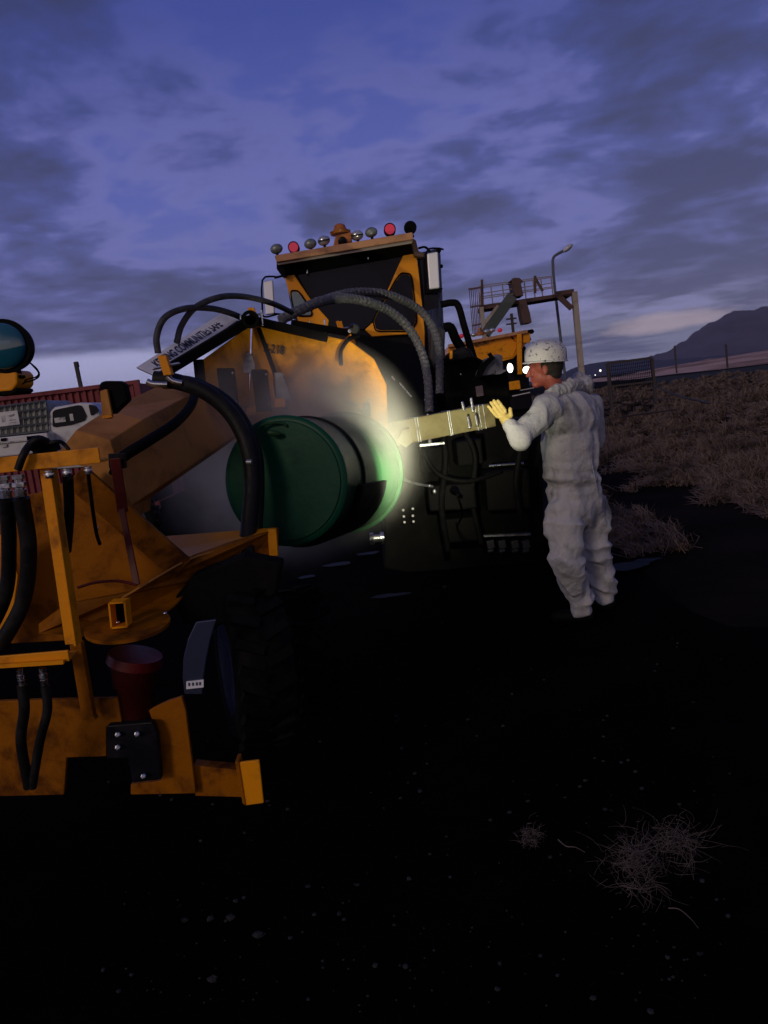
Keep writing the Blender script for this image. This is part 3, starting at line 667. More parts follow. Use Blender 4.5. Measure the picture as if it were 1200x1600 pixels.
# flood lamp at the left edge
LC = P(6, 541, 2.0)
fl = MB().lathe(LC + V((.0, .06, 0)), LC, [(0, .03), (.3, .062), (.85, .070), (1, .070), (1, .060)], 40).build('flood_lamp', mBLACK, FP, smooth=True)
MB().ell(LC + V((-.002, -.002, 0)), (.060, .022, .060), seg=32, rings=16).build('lens', mTEAL, fl, smooth=True)
mb = MB(); mb.box(P(22, 581, 2.02), (.028, .03, .03), Matrix.Rotation(R(-7), 3, 'Y')); mb.box(P(28, 590, 2.02), (.03, .03, .008), Matrix.Rotation(R(-7), 3, 'Y')); mb.build('lamp_bracket', mBLACK, fl, bevel=.003)
plate([(-60, 584), (20, 577), (27, 584), (27, 600), (18, 611), (-60, 618)], 2.0, .10).build('lamp_arm', mORANGE, FP, bevel=.005)
plate([(-60, 616), (18, 610), (24, 606), (26, 610), (20, 615), (-60, 622)], 2.0, .10).build('arm_skid', mBLACK, FP)
MB().beam(P(-55, 600, 2.05), P(-60, 760, 2.2), .05, .05, up=(1, 0, 0)).build('lamp_post', mORANGE, FP, bevel=.004)
hose([(37, 557, 2.03), (46, 566, 2.03), (58, 577, 2.03), (61, 587, 2.03), (52, 594, 2.03), (38, 598, 2.03), (24, 609, 2.05)], .0022, FP, mBLACK, name='cable')
hose([(38, 557, 2.04), (48, 568, 2.04), (60, 582, 2.04), (56, 589, 2.04), (40, 594, 2.04), (26, 606, 2.06)], .0018, FP, mBLACK, name='cable')
# ------------------------------------------------------------------ the large truck
tk = thing('snow_truck', V((P(600, 700, 8).x, 8, 0)), 'large orange and black snow truck with a row of roof lamps, nose towards the drum', 'truck')
CD = 8.0
cab = MB()
# cab shell: front frame as facets around the glass, side and roof
fl_, fr2 = P(443, 432, CD), P(652, 396, CD)
def front(*pts, d=CD, th=.05, name='cab_panel', m=mCABP, bev=.01): return plate(list(pts), d, th).build(name, m, tk, bevel=bev)
# backing body of the cab, real depth
MB().prism(pp(CD + .06, (446, 424), (650, 390), (668, 530), (690, 640), (470, 650), (466, 520)), (-.15, 1.7, 0)).build('cab_body', mBLACK2, tk, bevel=.03)
front((444, 430), (457, 425), (487, 470), (514, 500), (512, 512), (492, 512), (468, 508), (452, 460), name='pillar')
front((630, 398), (650, 394), (657, 440), (664, 520), (664, 560), (655, 545), (640, 522), (582, 526), (570, 515), (582, 504), (600, 466), name='pillar')
plate([(460, 420), (629, 392), (628, 402), (600, 464), (582, 502), (568, 514), (512, 516), (513, 500), (486, 468)], CD + .03, .02).build('windscreen', mGLASS, tk)
def roundpoly(pts, k=.22):
    out = []
    n = len(pts)
    for i in range(n):
        p = V((*pts[i], 0)); a = V((*pts[i - 1], 0)); b_ = V((*pts[(i + 1) % n], 0))
        for t_ in (0, .25, .5, .75, 1):
            s0 = p + (a - p) * k; s1 = p + (b_ - p) * k
            q_ = s0 * (1 - t_) ** 2 + p * 2 * t_ * (1 - t_) + s1 * t_ ** 2; out.append((q_.x, q_.y))
    return out
plate(roundpoly([(454, 456), (466, 456), (490, 492), (462, 492)], .3), CD - .012, .008).build('quarter_window', mTEALG, tk)
plate(roundpoly([(626, 428), (642, 430), (650, 502), (640, 516), (588, 516), (584, 500)], .22), CD - .012, .008).build('quarter_window', mGLASS, tk)
for pts in (roundpoly([(453, 454), (467, 454), (492, 494), (461, 494)], .3), roundpoly([(625, 426), (643, 428), (652, 503), (641, 518), (587, 518), (582, 500)], .22)):
    MB().tube([P(x, y, CD - .01) for x, y in pts + [pts[0]]], .008, 6, 1).build('window_seal', mRUBBER, tk)
# roof visor
vz = MB().prism([P(431, 409, CD - .25), P(645, 372, CD - .25), P(645, 366, CD - .25), P(660, 384, CD + .5), P(455, 420, CD + .5), P(434, 402, CD - .25)], (0, 0, .04))
MB().beam(P(431, 405, CD - .25), P(645, 369, CD - .25), .05, M(10, CD)).build('roof_visor', mROOF, tk, bevel=.008)
MB().beam(P(434, 412, CD - .22), P(643, 378, CD - .22), .03, M(4, CD)).build('visor_lip', mat('visor_trim', (.42, .36, .34), .5), tk)
MB().prism([P(433, 405, CD - .22), P(644, 369, CD - .22), P(650, 378, CD + 1.6), P(452, 410, CD + 1.6)], (0, 0, -.06)).build('roof', mROOF, tk, bevel=.01)
MB().prism([P(440, 412, CD - .1), P(644, 378, CD - .1), P(650, 396, CD - .0), P(444, 432, CD - .0)], (0, .06, 0)).build('header', mBLACK, tk)
for px, py in ((480, 424), (575, 402)): MB().cap(P(px, py - 2, CD - .03), P(px, py + 3, CD - .03), .008, .01, 8).build('wiper_motor', mCHROME, tk, smooth=True)
plate([(432, 408), (446, 415), (447, 432), (440, 430), (432, 420)], CD - .1, .2).build('visor_bracket', mBLACK, tk, bevel=.01)
plate([(640, 370), (650, 375), (654, 392), (664, 396), (662, 402), (648, 400)], CD - .1, .2).build('visor_bracket', mRUST, tk, bevel=.01)
# roof lamps
def roof_lamp(px, py, r, kind, d=CD - .05):
    c = P(px, py, d); rr_ = M(r, d)
    m = {'g': mLAMPG, 's': mLAMPS, 'r': mREDL, 'b': mBLACK}[kind]
    tilt = Matrix.Rotation(R(-8), 3, 'Y')
    if kind in 'gs': o = MB().ell(c, (rr_, rr_ * .7, rr_ * .78), tilt).build('roof_lamp', m, tk, smooth=True)
    else: o = MB().lathe(c + V((0, .05, 0)), c - V((0, .03, 0)), [(0, .0), (0, rr_ * .6), (.4, rr_), (.9, rr_), (1, rr_ * .9), (1, .0)], 28).build('roof_lamp', m, tk, smooth=True)
    if kind == 'r':
        MB().lathe(c + V((0, .055, 0)), c - V((0, .034, 0)), [(0, rr_ * 1.02), (0, rr_ * 1.12), (1, rr_ * 1.12), (1, rr_ * .98)], 28, open_ends=True).build('lamp_ring', mBLACK, o, smooth=True)
    if kind == 's':
        MB().tube([P(px - r, py + 1, d - rr_ * .68), P(px, py - 1, d - rr_ * .74), P(px + r, py - 2, d - rr_ * .68)], .006, 6, 4).build('lamp_trim', mBLACK, o)
    MB().cap(P(px + 1, py + r * .6, d), P(px + 2, py + r * 1.25 + 2, d), .012, .018, 8).box(P(px + 2, py + r * 1.2 + 2, d), (.05, .05, .02)).build('lamp_stalk', mBLACK, o, smooth=True)
for a in ((432, 389, 9.5, 'g'), (459, 387, 7.5, 'r'), (485, 381, 9.5, 'g'), (506, 376, 9.5, 's'), (558, 368, 9.5, 's'), (580, 363, 9.5, 'g'), (609, 359, 8, 'r'), (641, 356, 9.5, 'b')): roof_lamp(*a)
bc = plate([(520, 386), (524, 368), (549, 362), (550, 378)], CD - .1, .2).build('beacon_box', mBEACON, tk, bevel=.01)
MB().lathe(P(532, 366, CD), P(530, 350, CD), [(0, .10), (.25, .11), (.3, .075), (.45, .07), (.85, .055), (1, .03)], 28).build('beacon', mBEACON, bc, smooth=True)
MB().lathe(P(535, 377, CD - .1), P(535, 377, CD - .14), [(0, .045), (.8, .045), (1, .03)], 24).build('beacon_horn', mBLACK2, bc, smooth=True)
# mirrors
def mirror(x0, x1, y0, y1, d):
    mo = plate([(x0, y0), (x1 - 3, y0 - 3), (x1, y1 - 2), (x0 + 4, y1)], d, .05).build('wing_mirror', mMIRR, tk, bevel=.012)
    MB().tube([P(x1 + 6, y0 - 6, d + .03), P(x1 - 4, y0 - 8, d + .02), P(x0 - 1, y0 - 2, d), P(x0 - 1, y1 - 10, d), P(x0 + 2, y1 + 3, d), P(x1 + 4, y1 - 1, d + .02)], .010, 8, 3).build('mirror_frame', mBLACK, mo, smooth=True)
mirror(411, 429, 440, 492, CD); mirror(667, 687, 396, 452, CD - .1)
MB().tube([P(429, 434, CD), P(446, 430, CD + .05)], .012, 8, 1).tube([P(428, 490, CD), P(450, 492, CD + .05)], .010, 8, 1).build('mirror_arm', mBLACK, tk)
MB().tube([P(654, 388, CD), P(664, 386, CD - .05), P(672, 393, CD - .1)], .012, 8, 3).tube([P(664, 458, CD - .05), P(690, 455, CD - .1)], .010, 8, 1).build('mirror_arm', mBLACK, tk)
MB().ell(P(685, 392, CD), (.03, .03, .02)).ell(P(690, 416, CD), (.015, .03, .02)).build('mirror_bracket', mBLACK, tk)
# side of cab
MB().prism([P(651, 396, CD), P(684, 388, CD + 1.2), P(692, 560, CD + 1.2), P(700, 700, CD + 1.2), P(672, 700, CD), P(664, 520, CD)], (.0, .0, 0) if False else (.03, 0.01, 0)).build('cab_side', mBLACK2, tk)
plate([(657, 404), (680, 399), (686, 480), (664, 486)], CD - .02, .01).build('side_window', mGLASS, tk)
MB().tube([P(689, 476, CD), P(706, 473, CD), P(716, 478, CD), P(726, 512, CD), P(745, 575, CD)], .036, 12, 5).build('grab_rail', mBLACK, tk, smooth=True)
MB().tube([P(694, 512, CD), P(704, 512, CD), P(712, 530, CD), P(722, 545, CD)], .05, 12, 4).build('exhaust_pipe', mBLACK, tk, smooth=True)
plate([(674, 512), (690, 510), (696, 520), (694, 560), (682, 590), (672, 560)], CD - .3, .2).build('air_intake', mat('grey_plastic', (.045, .045, .05), .6), tk, bevel=.02)
# ribbed intake hoses arching over the hood
def px_hose(pts, r): return MB().tube([P(*p) for p in pts], r, 12, 10, ribs=.022).build('wrapped_hose', mHOSE2, tk, smooth=False)
px_hose([(438, 500, 5.2), (470, 484, 5.3), (505, 470, 5.5), (540, 466, 5.8), (575, 472, 6.0), (610, 487, 6.2), (638, 512, 6.3), (658, 548, 6.3), (668, 590, 6.2), (671, 645, 6.1)], .034)
px_hose([(508, 468, 6.0), (545, 458, 6.2), (585, 457, 6.4), (620, 465, 6.6), (655, 484, 6.8), (676, 512, 6.8), (686, 550, 6.7), (687, 618, 6.6)], .034)
# hood and front end
MB().prism([P(560, 522, 7.6), P(650, 540, 7.4), P(676, 600, 6.8), P(690, 660, 6.4), P(660, 680, 6.0), P(560, 700, 5.8), P(530, 600, 6.6)], (0, .9, -.02)).build('hood', mBLACK, tk, bevel=.03)
MB().prism([P(600, 668, 5.3), P(745, 652, 5.4), P(850, 655, 5.6), P(850, 880, 5.6), P(640, 895, 5.3), P(600, 890, 5.3)], (0, 1.4, 0)).build('front_body', mBLACK, tk, bevel=.02)
MB().prism([P(690, 560, 6.9), P(735, 552, 6.9), P(795, 585, 6.9), P(800, 660, 6.9), P(700, 680, 6.9)], (0, 1.3, 0)).build('engine_bay', mBLACK, tk, bevel=.02)
plate([(705, 548), (725, 541), (736, 546), (742, 560), (705, 566)], 6.7, .6).build('air_cleaner', mBLACK2, tk, bevel=.02)
plate([(750, 586), (752, 578), (765, 558), (776, 553), (785, 555), (787, 582), (754, 588)], 6.6, .5).build('engine_cover', mat('grey_cover', (.16, .17, .20), .5, col2=(.11, .12, .14), scale=5), tk, bevel=.01)
plate([(750, 570), (768, 556), (774, 558), (760, 574), (752, 590), (744, 590)], 6.55, .05).build('cover_bracket', mBLACK, tk)
MB().beam(P(764, 552, 6.5), P(771, 562, 6.5), .03, .03).build('cover_latch', mBLACK, tk)
plate([(775, 579), (795, 577), (783, 584), (775, 585)], 6.5, .1).build('cover_shelf', mSTEEL, tk)
plate([(743, 604), (754, 602), (756, 618), (745, 620)], 6.45, .02).build('inspection_plate', mat('pinkish_plate', (.15, .11, .12), .5), tk, bevel=.003)
plate([(703, 549), (707, 548), (707, 560), (703, 561)], 6.6, .05).build('side_marker', mORANGE, tk, bevel=.003)
MB().beam(P(612, 588, 6.2), P(617, 594, 6.2), .012, .012).beam(P(624, 598, 6.2), P(643, 620, 6.2), .012, .012).build('hood_stay', mCHROME, tk)
for px, py in ((664, 625), (672, 628), (720, 585)): MB().ell(P(px, py, 5.9), (.008,) * 3, seg=8, rings=6).build('bolt', mSTEEL, tk)
MB().tube([P(764, 728, 5.25), P(818, 724, 5.25)], .010, 10, 1).build('step_rail', mCHROME, tk)
for px in (766, 784, 804, 821):
    mb = MB(); mb.box(P(px, 850, 5.25), (M(12, 5.2), .05, M(13, 5.2)), Matrix.Rotation(R(-5), 3, 'Y')); mb.box(P(px, 860, 5.2), (M(10, 5.2), .05, M(4, 5.2)), Matrix.Rotation(R(-5), 3, 'Y')); mb.build('step_tread', mat('tread_steel', (.05, .05, .055), .4, .5), tk, bevel=.004)
MB().beam(P(755, 837, 5.25), P(828, 834, 5.25), .05, .012).build('step_bar', mSTEEL, tk)
for px, py in ((630, 797), (645, 795), (631, 807), (645, 806), (632, 816), (646, 815)): MB().ell(P(px, py, 5.22), (.010,) * 3, seg=10, rings=6).build('bolt', mBRIGHT, tk, smooth=True)
for a in ((656, 700, 700, 742, .25), (712, 690, 752, 730, .16), (668, 760, 742, 800, .3), (758, 738, 826, 800, .12), (690, 812, 748, 850, .2)):
    MB().prism(pp(5.25 - a[4], (a[0], a[1]), (a[2], a[1] - 5), (a[2] + 4, a[3] - 5), (a[0] + 4, a[3])), (0, .3, 0)).build('access_panel', mBLACK, tk, bevel=.015)
for pts, r_ in (([(690, 660, 4.95), (696, 720, 4.9), (690, 790, 4.95), (700, 860, 5.0)], .022), ([(720, 664, 5.0), (742, 712, 4.95), (738, 780, 4.98), (752, 850, 5.0)], .018), ([(658, 700, 4.95), (684, 740, 4.9), (730, 752, 4.9), (780, 738, 5.0)], .016), ([(800, 672, 5.1), (812, 700, 5.0), (806, 760, 5.0), (818, 830, 5.1)], .02)):
    MB().tube([P(*p) for p in pts], r_, 10, 8).build('hydraulic_hose', mRUBBER, tk, smooth=True)
wheel('front_wheel', P(700, 800, 5.9) * 1, (-.5, -.86, 0), .45, .32, tk, 24, .5)
wheel('front_wheel', V((P(860, 800, 7.6).x, 7.6, .5)), (-.3, -.95, 0), .5, .32, tk, 24, .5)
wheel('rear_wheel', V((P(700, 800, 9.6).x, 9.8, .5)), (-.3, -.95, 0), .5, .32, tk, 24, .5)
MB().prism([V((P(600, 700, 6).x, 6, .55)), V((P(760, 700, 6).x, 6, .55)), V((P(760, 700, 6).x + .6, 12, .55)), V((P(600, 700, 6).x + .6, 12, .55))], (0, 0, .35)).build('chassis', mBLACK, tk, bevel=.02)
# push beam, lit by the added lamp
bm0, bm1 = P(592, 682, 4.55), P(768, 648, 4.75)
bmo = MB().beam(bm0, bm1, .10, M(37, 4.65)).build('push_beam', mBEAMY, tk, bevel=.008)
mb = MB()
dirb = (bm1 - bm0)
for k in (.30, .32, .585, .60, .83, .86, .90): MB().beam(bm0 + dirb * k, bm0 + dirb * (k + .007), .112, M(39, 4.65)).build('beam_band', mSTEEL, bmo, bevel=.002)
mb = MB()
for px, y0, y1 in ((722, 629, 640), (736, 623, 642), (668, 648, 662), (731, 652, 668), (743, 650, 664)): MB().cap(P(px, y0, 4.6), P(px + 3, y1, 4.6), .008, .010, 8).build('pin', mCHROME, bmo, smooth=True)
MB().beam(P(656, 696, 4.6), P(694, 692, 4.6), .04, .012).cap(P(670, 676, 4.6), P(672, 694, 4.6), .010, .012, 8).build('pin_bracket', mSTEEL, bmo)
plate([(628, 672), (640, 668), (646, 690), (634, 700), (620, 690)], 4.5, .08).build('beam_gusset', mBEAMY, bmo, bevel=.004)
MB().tube([P(628, 748, 4.6), P(650, 756, 4.7), P(676, 760, 4.8)], .008, 8, 3).ell(P(671, 759, 4.75), (.012, .01, .010)).ell(P(679, 768, 4.75), (.012, .01, .016)).build('linkage', mSTEEL, tk, smooth=True)
mb = MB().lathe(P(578, 842, 4.5), P(600, 840, 4.5), [(0, .02), (0, .035), (.25, .04), (.3, .025), (.7, .025), (.75, .04), (1, .035), (1, .0)], 20); mb.build('roller', mCHROME, tk, smooth=True)

# source inferred from the lit drum and mist; lamp body and bent arm added
LP = P(706, 762, 3.28); AIM = P(606, 660, 4.4); la = (AIM - LP).normalized()
wl = MB().lathe(LP - la * .12, LP - la * .03, [(0, .004), (0, .010), (.6, .012), (.75, .018), (1, .020)], 24).build('added_lamp', mBLACK, tk, smooth=True)
MB().lathe(LP - la * .032, LP - la * .028, [(0, .018), (1, .017)], 24).build('added_lamp_lens', mat('added_lit_lens', (1, 1, .9), .3, emit=(1, .98, .72), estr=2.5), wl, smooth=True)
MB().tube([LP - la * .11, P(712, 768, 3.35), P(722, 800, 3.7), P(715, 820, 4.6), P(712, 815, 5.2)], .006, 8, 6).build('lamp_arm', mBLACK, wl, smooth=True)
ll = bpy.data.lights.new('inferred_light', 'SPOT'); ll.energy = 135; ll.spot_size = R(92); ll.spot_blend = .75; ll.color = (1, .95, .64); ll.shadow_soft_size = .03
lo = bpy.data.objects.new('inferred_light', ll); COL.objects.link(lo); lo.location = LP
lo.rotation_euler = (LP - AIM).to_track_quat('Z', 'Y').to_euler()

# ------------------------------------------------------------------ person
PD = 4.9
person = None
def remesh(mbv, name, m, parent, voxel, smooth_it=4, disp=0, dscale=.12):
    ob = mbv.build(name, m, parent)
    rm = ob.modifiers.new('r', 'REMESH'); rm.mode = 'VOXEL'; rm.voxel_size = voxel; rm.use_smooth_shade = True
    if smooth_it: sm = ob.modifiers.new('s', 'SMOOTH'); sm.factor = .6; sm.iterations = smooth_it
    dg = bpy.context.evaluated_depsgraph_get(); dg.update(); bpy.context.view_layer.update()
    me = bpy.data.meshes.new_from_object(ob.evaluated_get(bpy.context.evaluated_depsgraph_get()))
    ob.modifiers.clear(); ob.data = me; me.materials.clear(); me.materials.append(m)
    if disp:
        no = [v.normal.copy() for v in me.vertices]
        for v, nn in zip(me.vertices, no):
            p = v.co
            f = disp(p + worldloc(ob))
            v.co = p + nn * f
    for p in me.polygons: p.use_smooth = True
    return ob
hd = P(851, 577, 4.86)                       # middle of the head
nk = P(873, 612, 4.90); shL = P(852, 637, 4.72); shR = P(922, 634, 5.10)
ches = P(889, 660, 4.92); waist = P(893, 735, 4.92); pel = P(902, 785, 4.92)
hipL, hipR = P(882, 800, 4.82), P(920, 796, 5.0)
knL, knR = P(882, 872, 4.74), P(930, 862, 5.04)
anL, anR = P(908, 946, 4.93), P(942, 928, 5.12)
anL.z = max(anL.z, .10); anR.z = max(anR.z, .10)
elL, wrL = P(811, 688, 4.58), P(792, 660, 4.62)
elR, wrR = P(931, 690, 5.14), P(890, 705, 5.30)
FACE = V((-.93, .36, 0)).normalized(); SIDE = V((FACE.y, -FACE.x, 0))   # he looks left and slightly away
# head axes: x = face, y = his left side (towards the camera)
def HF(f, s, u): return hd + FACE * f + V((-.36, -.93, 0)).normalized() * s + V((0, 0, u))
hrot = Matrix((FACE, V((-.36, -.93, 0)).normalized(), V((0, 0, 1)))).transposed()
mb = MB()
mb.ell(HF(-.012, 0, .028), (.098, .077, .095), hrot); mb.ell(HF(.028, 0, -.035), (.066, .056, .072), hrot)
mb.ell(HF(.060, 0, -.088), (.030, .034, .024), hrot)       # chin
mb.cap(HF(.075, .028, .004), HF(.070, .040, -.02), .020, .018); mb.cap(HF(.075, -.028, .004), HF(.070, -.040, -.02), .020, .018)
mb.cap(HF(.083, -.03, .034), HF(.083, .03, .034), .013, .013)   # brow
mb.cap(HF(.090, 0, .020), HF(.112, 0, -.026), .009, .0135)  # nose
mb.ell(HF(.098, .010, -.028), (.012, .009, .008), hrot); mb.ell(HF(.098, -.010, -.028), (.012, .009, .008), hrot)
mb.cap(HF(.088, -.018, -.052), HF(.088, .018, -.052), .009, .009); mb.cap(HF(.085, -.015, -.064), HF(.085, .015, -.064), .009, .009)
mb.ell(HF(-.012, .077, -.004), (.020, .010, .032), hrot); mb.ell(HF(-.012, -.077, -.004), (.020, .010, .032), hrot)
mb.cap(HF(-.030, 0, -.05), nk + V((0, 0, -.03)), .058, .065)
mb.cap(nk + V((0, 0, -.04)), ches, .06, .10); mb.cap(ches, waist, .10, .10); mb.cap(waist, pel, .10, .11)
for a, b_, c_, d_ in ((shL, elL, wrL, 1), (shR, elR, wrR, 1)):
    mb.cap(nk + V((0, 0, -.06)), a, .07, .06); mb.cap(a, b_, .05, .04); mb.cap(b_, c_, .04, .028)
for a, b_, c_ in ((hipL, knL, anL), (hipR, knR, anR)):
    mb.cap(pel, a, .10, .085); mb.cap(a, b_, .08, .055); mb.cap(b_, c_, .055, .042)
    mb.cap(c_, c_ + V((0, 0, -.05)), .042, .04)
    mb.cap(c_ + V((0, 0, -.055)) - FACE * .02, c_ + V((0, 0, -.062)) + FACE * .13, .026, .020)
# left hand flat on the beam: palm and five fingers
W0 = wrL; K = P(788, 652, 4.64)
mb.cap(W0, K, .027, .030)
fing = [((776, 650), (769, 642), (763, 635)), ((780, 646), (773, 637), (767, 629)), ((785, 643), (778, 634), (772, 626)), ((789, 641), (783, 633), (778, 626))]
for i, (a, b_, c_) in enumerate(fing):
    dd = 4.63 - .0 * i
    mb.cap(K, P(*a, dd), .014, .009); mb.cap(P(*a, dd), P(*b_, dd - .012), .0085, .0080); mb.cap(P(*b_, dd - .012), P(*c_, dd + .0), .0078, .0065)
mb.cap(K, P(798, 649, 4.57), .014, .010); mb.cap(P(798, 649, 4.57), P(797, 639, 4.57), .009, .007)
# right hand hanging forward
mb.cap(wrR, wrR + FACE * .08, .028, .030)
for i in range(4):
    o_ = V((0, 0, .03 - .02 * i)); mb.cap(wrR + FACE * .08 + o_, wrR + FACE * .13 + o_, .011, .010); mb.cap(wrR + FACE * .13 + o_, wrR + FACE * .155 + o_ + V((.0, -.02, -.01)), .010, .008)
mb.cap(wrR + FACE * .04, wrR + FACE * .08 + V((0, -.03, .04)), .013, .010)
per = remesh(mb, 'person', mSKIN, None, .0052, 2)
tag(per, 'worker in dirty white coveralls and speckled hard hat, one gloved hand on the beam', 'person')
PR = per
# eye and eyebrow
mEYE = mat('eye', (.35, .33, .32), .2)
for sg in (1, -1): MB().ell(HF(.078, .030 * sg, .010), (.010, .012, .008), hrot).build('eye', mEYE, PR, smooth=True)
MB().cap(HF(.092, .015, .038), HF(.083, .046, .036), .005, .004).build('eyebrow', mHAIR, PR, smooth=True)
# hair at the back and side of the head
remesh(MB().ell(HF(-.035, 0, .02), (.088, .082, .085), hrot).ell(HF(-.062, 0, -.03), (.045, .064, .05), hrot).cap(HF(.004, .074, .03), HF(.002, .076, .0), .012, .006), 'hair', mHAIR, PR, .006, 1,
       disp=lambda p: .003 * mnoise.noise(p * 90))
# coveralls
def ridged(q): return 1 - min(1, abs(mnoise.noise(q)) * 2.6)
def wr(p):
    w_ = mnoise.noise(p * 3) * .6
    f = .012 * mnoise.noise(V((p.x * 5, p.y * 5, p.z * 3)))
    f += .020 * (ridged(V((p.x * 6 + w_, p.y * 6, p.z * 2.2 + p.x * 2))) - .5)            # long drape folds
    if p.z < .95:                                                                         # bunched cloth on the legs
        k = min(1, (.95 - p.z) / .2); f += .026 * k * (ridged(V((p.x * 4, p.y * 4 + w_, p.z * 9 + p.x * 3))) - .45)
    k2 = math.exp(-((p.z - 1.0) / .07) ** 2); f -= .012 * k2; f += .012 * k2 * math.sin(p.z * 60 + p.x * 8)
    f += .005 * mnoise.noise(p * 20)
    return f
mb = MB()
trot = Matrix.Rotation(math.atan2(.38, .75) * .5, 3, 'Z')
sd2 = (shR - shL).normalized(); th_ = math.atan2(sd2.y, sd2.x); tr3 = Matrix.Rotation(th_, 3, 'Z')
mb.ell(ches + V((.012, 0, .02)), (.235, .165, .19), tr3); mb.ell((ches + waist) / 2, (.212, .17, .27), tr3); mb.ell(waist, (.212, .17, .24), tr3); mb.ell((pel + waist) / 2, (.212, .17, .24), tr3); mb.ell(pel + V((0, 0, .0)), (.208, .165, .2), tr3)
mb.cap(shL, shR, .082, .082); mb.cap(nk + V((0, 0, -.045)), ches + V((0, 0, .05)), .085, .15)
mb.cap(shL, elL, .088, .074); mb.cap(elL, elL + (wrL - elL) * .86, .074, .048)
mb.cap(shR, elR, .080, .066); mb.cap(elR, elR + (wrR - elR) * .9, .066, .046)
for a, b_, c_ in ((hipL, knL, anL), (hipR, knR, anR)):
    mb.cap(pel + (a - pel) * .6, a, .13, .130); mb.cap(a, b_, .126, .104); mb.cap(b_, c_ + V((0, 0, .05)), .104, .088); mb.cap(c_ + V((0, 0, .05)), c_ + V((0, 0, -.005)), .088, .072)
cv = remesh(mb, 'coveralls', mCOVER, PR, .009, 6, disp=wr)
# folded hood lying on the shoulders
hp = P(898, 604, 4.98)
mb = MB().ell(hp, (.10, .065, .056), tr3).ell(P(914, 602, 5.02), (.055, .06, .06), tr3).ell(P(880, 616, 4.88), (.085, .06, .045), tr3).cap(P(843, 630, 4.76), P(866, 612, 4.80), .026, .045).ell(P(905, 590, 5.03), (.05, .045, .03), tr3).cap(P(866, 612, 4.80), P(892, 602, 4.88), .04, .045)
remesh(mb, 'hood', mCOVER, cv, .007, 3, disp=lambda p: .016 * mnoise.noise(p * 20) + .010 * (ridged(p * 26) - .5))
MB().tube([ches + tr3 @ V((-.06, -.14, .12)), waist + tr3 @ V((-.03, -.165, .1)), pel + tr3 @ V((-.02, -.17, .05))], .003, 6, 6).build('seam', mCOVER, cv, smooth=True)
# hard hat
ht = HF(-.012, 0, .052); hr3 = hrot @ Matrix.Rotation(R(-4), 3, 'Y'); mb = MB(); seg = 40; rings = []
prof = [(0.0, .122), (.03, .122), (.06, .115), (.085, .098), (.105, .070), (.117, .036), (.120, .0005)]
vs = []
for z_, r_ in prof:
    for j in range(seg):
        a = 2 * math.pi * j / seg; ridge_ = .004 * (1 if abs(math.sin(a)) < .18 else 0) * (1 if z_ > .05 else 0)
        vs.append(ht + hr3 @ V(((r_ + ridge_) * 1.10 * math.cos(a), (r_) * .98 * math.sin(a), z_ * 1.12 + ridge_)))
fs = [(i * seg + j, i * seg + (j + 1) % seg, (i + 1) * seg + (j + 1) % seg, (i + 1) * seg + j) for i in range(len(prof) - 1) for j in range(seg)]
hat = MB().add(vs, fs).build('hard_hat', mHAT, PR, smooth=True)
vs = []
for z_, k in ((.006, 0), (-.004, 1), (-.010, 1), (-.002, 0)):
    for j in range(seg):
        a = 2 * math.pi * j / seg; pk = max(0, math.cos(a)) ** 2 * .010
        r_ = .119 if k == 0 else .131 + pk
        vs.append(ht + hr3 @ V((r_ * 1.06 * math.cos(a), r_ * .97 * math.sin(a), z_ - (pk * .25 if k else 0))))
fs = [(i * seg + j, i * seg + (j + 1) % seg, ((i + 1) % 4) * seg + (j + 1) % seg, ((i + 1) % 4) * seg + j) for i in range(4) for j in range(seg)]
MB().add(vs, fs).build('brim', mHAT, hat, smooth=True)
# glove on the left hand
mb = MB(); mb.cap(W0 + (elL - W0) * .22, K, .036, .034)
for i, (a, b_, c_) in enumerate(fing):
    mb.cap(K, P(*a, 4.63), .019, .0118); mb.cap(P(*a, 4.63), P(*b_, 4.618), .0112, .0105); mb.cap(P(*b_, 4.618), P(*c_, 4.63), .0104, .0092)
mb.cap(K, P(798, 649, 4.57), .020, .015); mb.cap(P(798, 649, 4.57), P(797, 639, 4.57), .0138, .0115)
remesh(mb, 'glove', mGLOVE, PR, .0032, 1, disp=lambda p: .0012 * mnoise.noise(p * 90))
for c_ in (anL, anR):
    bmb = MB().cap(c_ + V((0, 0, .02)), c_ + V((0, 0, -.04)), .055, .05); bmb.cap(V((c_.x, c_.y, .05)) - FACE * .035, V((c_.x, c_.y, .045)) + FACE * .17, .046, .040)
    remesh(bmb, 'boot', mRUBBER, PR, .009, 2)

# ------------------------------------------------------------------ second truck beyond
t2 = thing('spreader_truck', V((P(770, 600, 20).x, 20, 0)), 'distant orange hopper truck with lit headlights and red roof lamps beneath the gantry', 'truck')
d2 = 20.0
MB().prism(pp(d2, (700, 541), (822, 519), (824, 535), (802, 560), (780, 566), (745, 573), (724, 560), (700, 556)), (.1, 3.2, .0)).build('hopper', mCABP, t2, bevel=.02)
MB().beam(P(700, 541, d2 - .08), P(824, 518, d2 - .08), .14, M(5, d2)).build('hopper_rim', mROOF, t2, bevel=.02)
MB().prism(pp(d2 - .03, (722, 549), (812, 533), (801, 558), (780, 561), (745, 571), (738, 556)), (0, .02, 0)).build('hopper_chute_panel', mORANGE, t2, bevel=.01)
lettering('BLPI-2407', P(742, 542, d2 - .04), P(765, 537, d2 - .04) - P(742, 542, d2 - .04), P(742, 533, d2 - .04) - P(742, 542, d2 - .04), .1, 'fleet_number', mLETTER, t2)
MB().beam(P(811, 520, d2 - .1), P(812, 585, d2 - .1), .1, .12, up=(1, 0, 0)).build('corner_post', mORANGE, t2, bevel=.01)
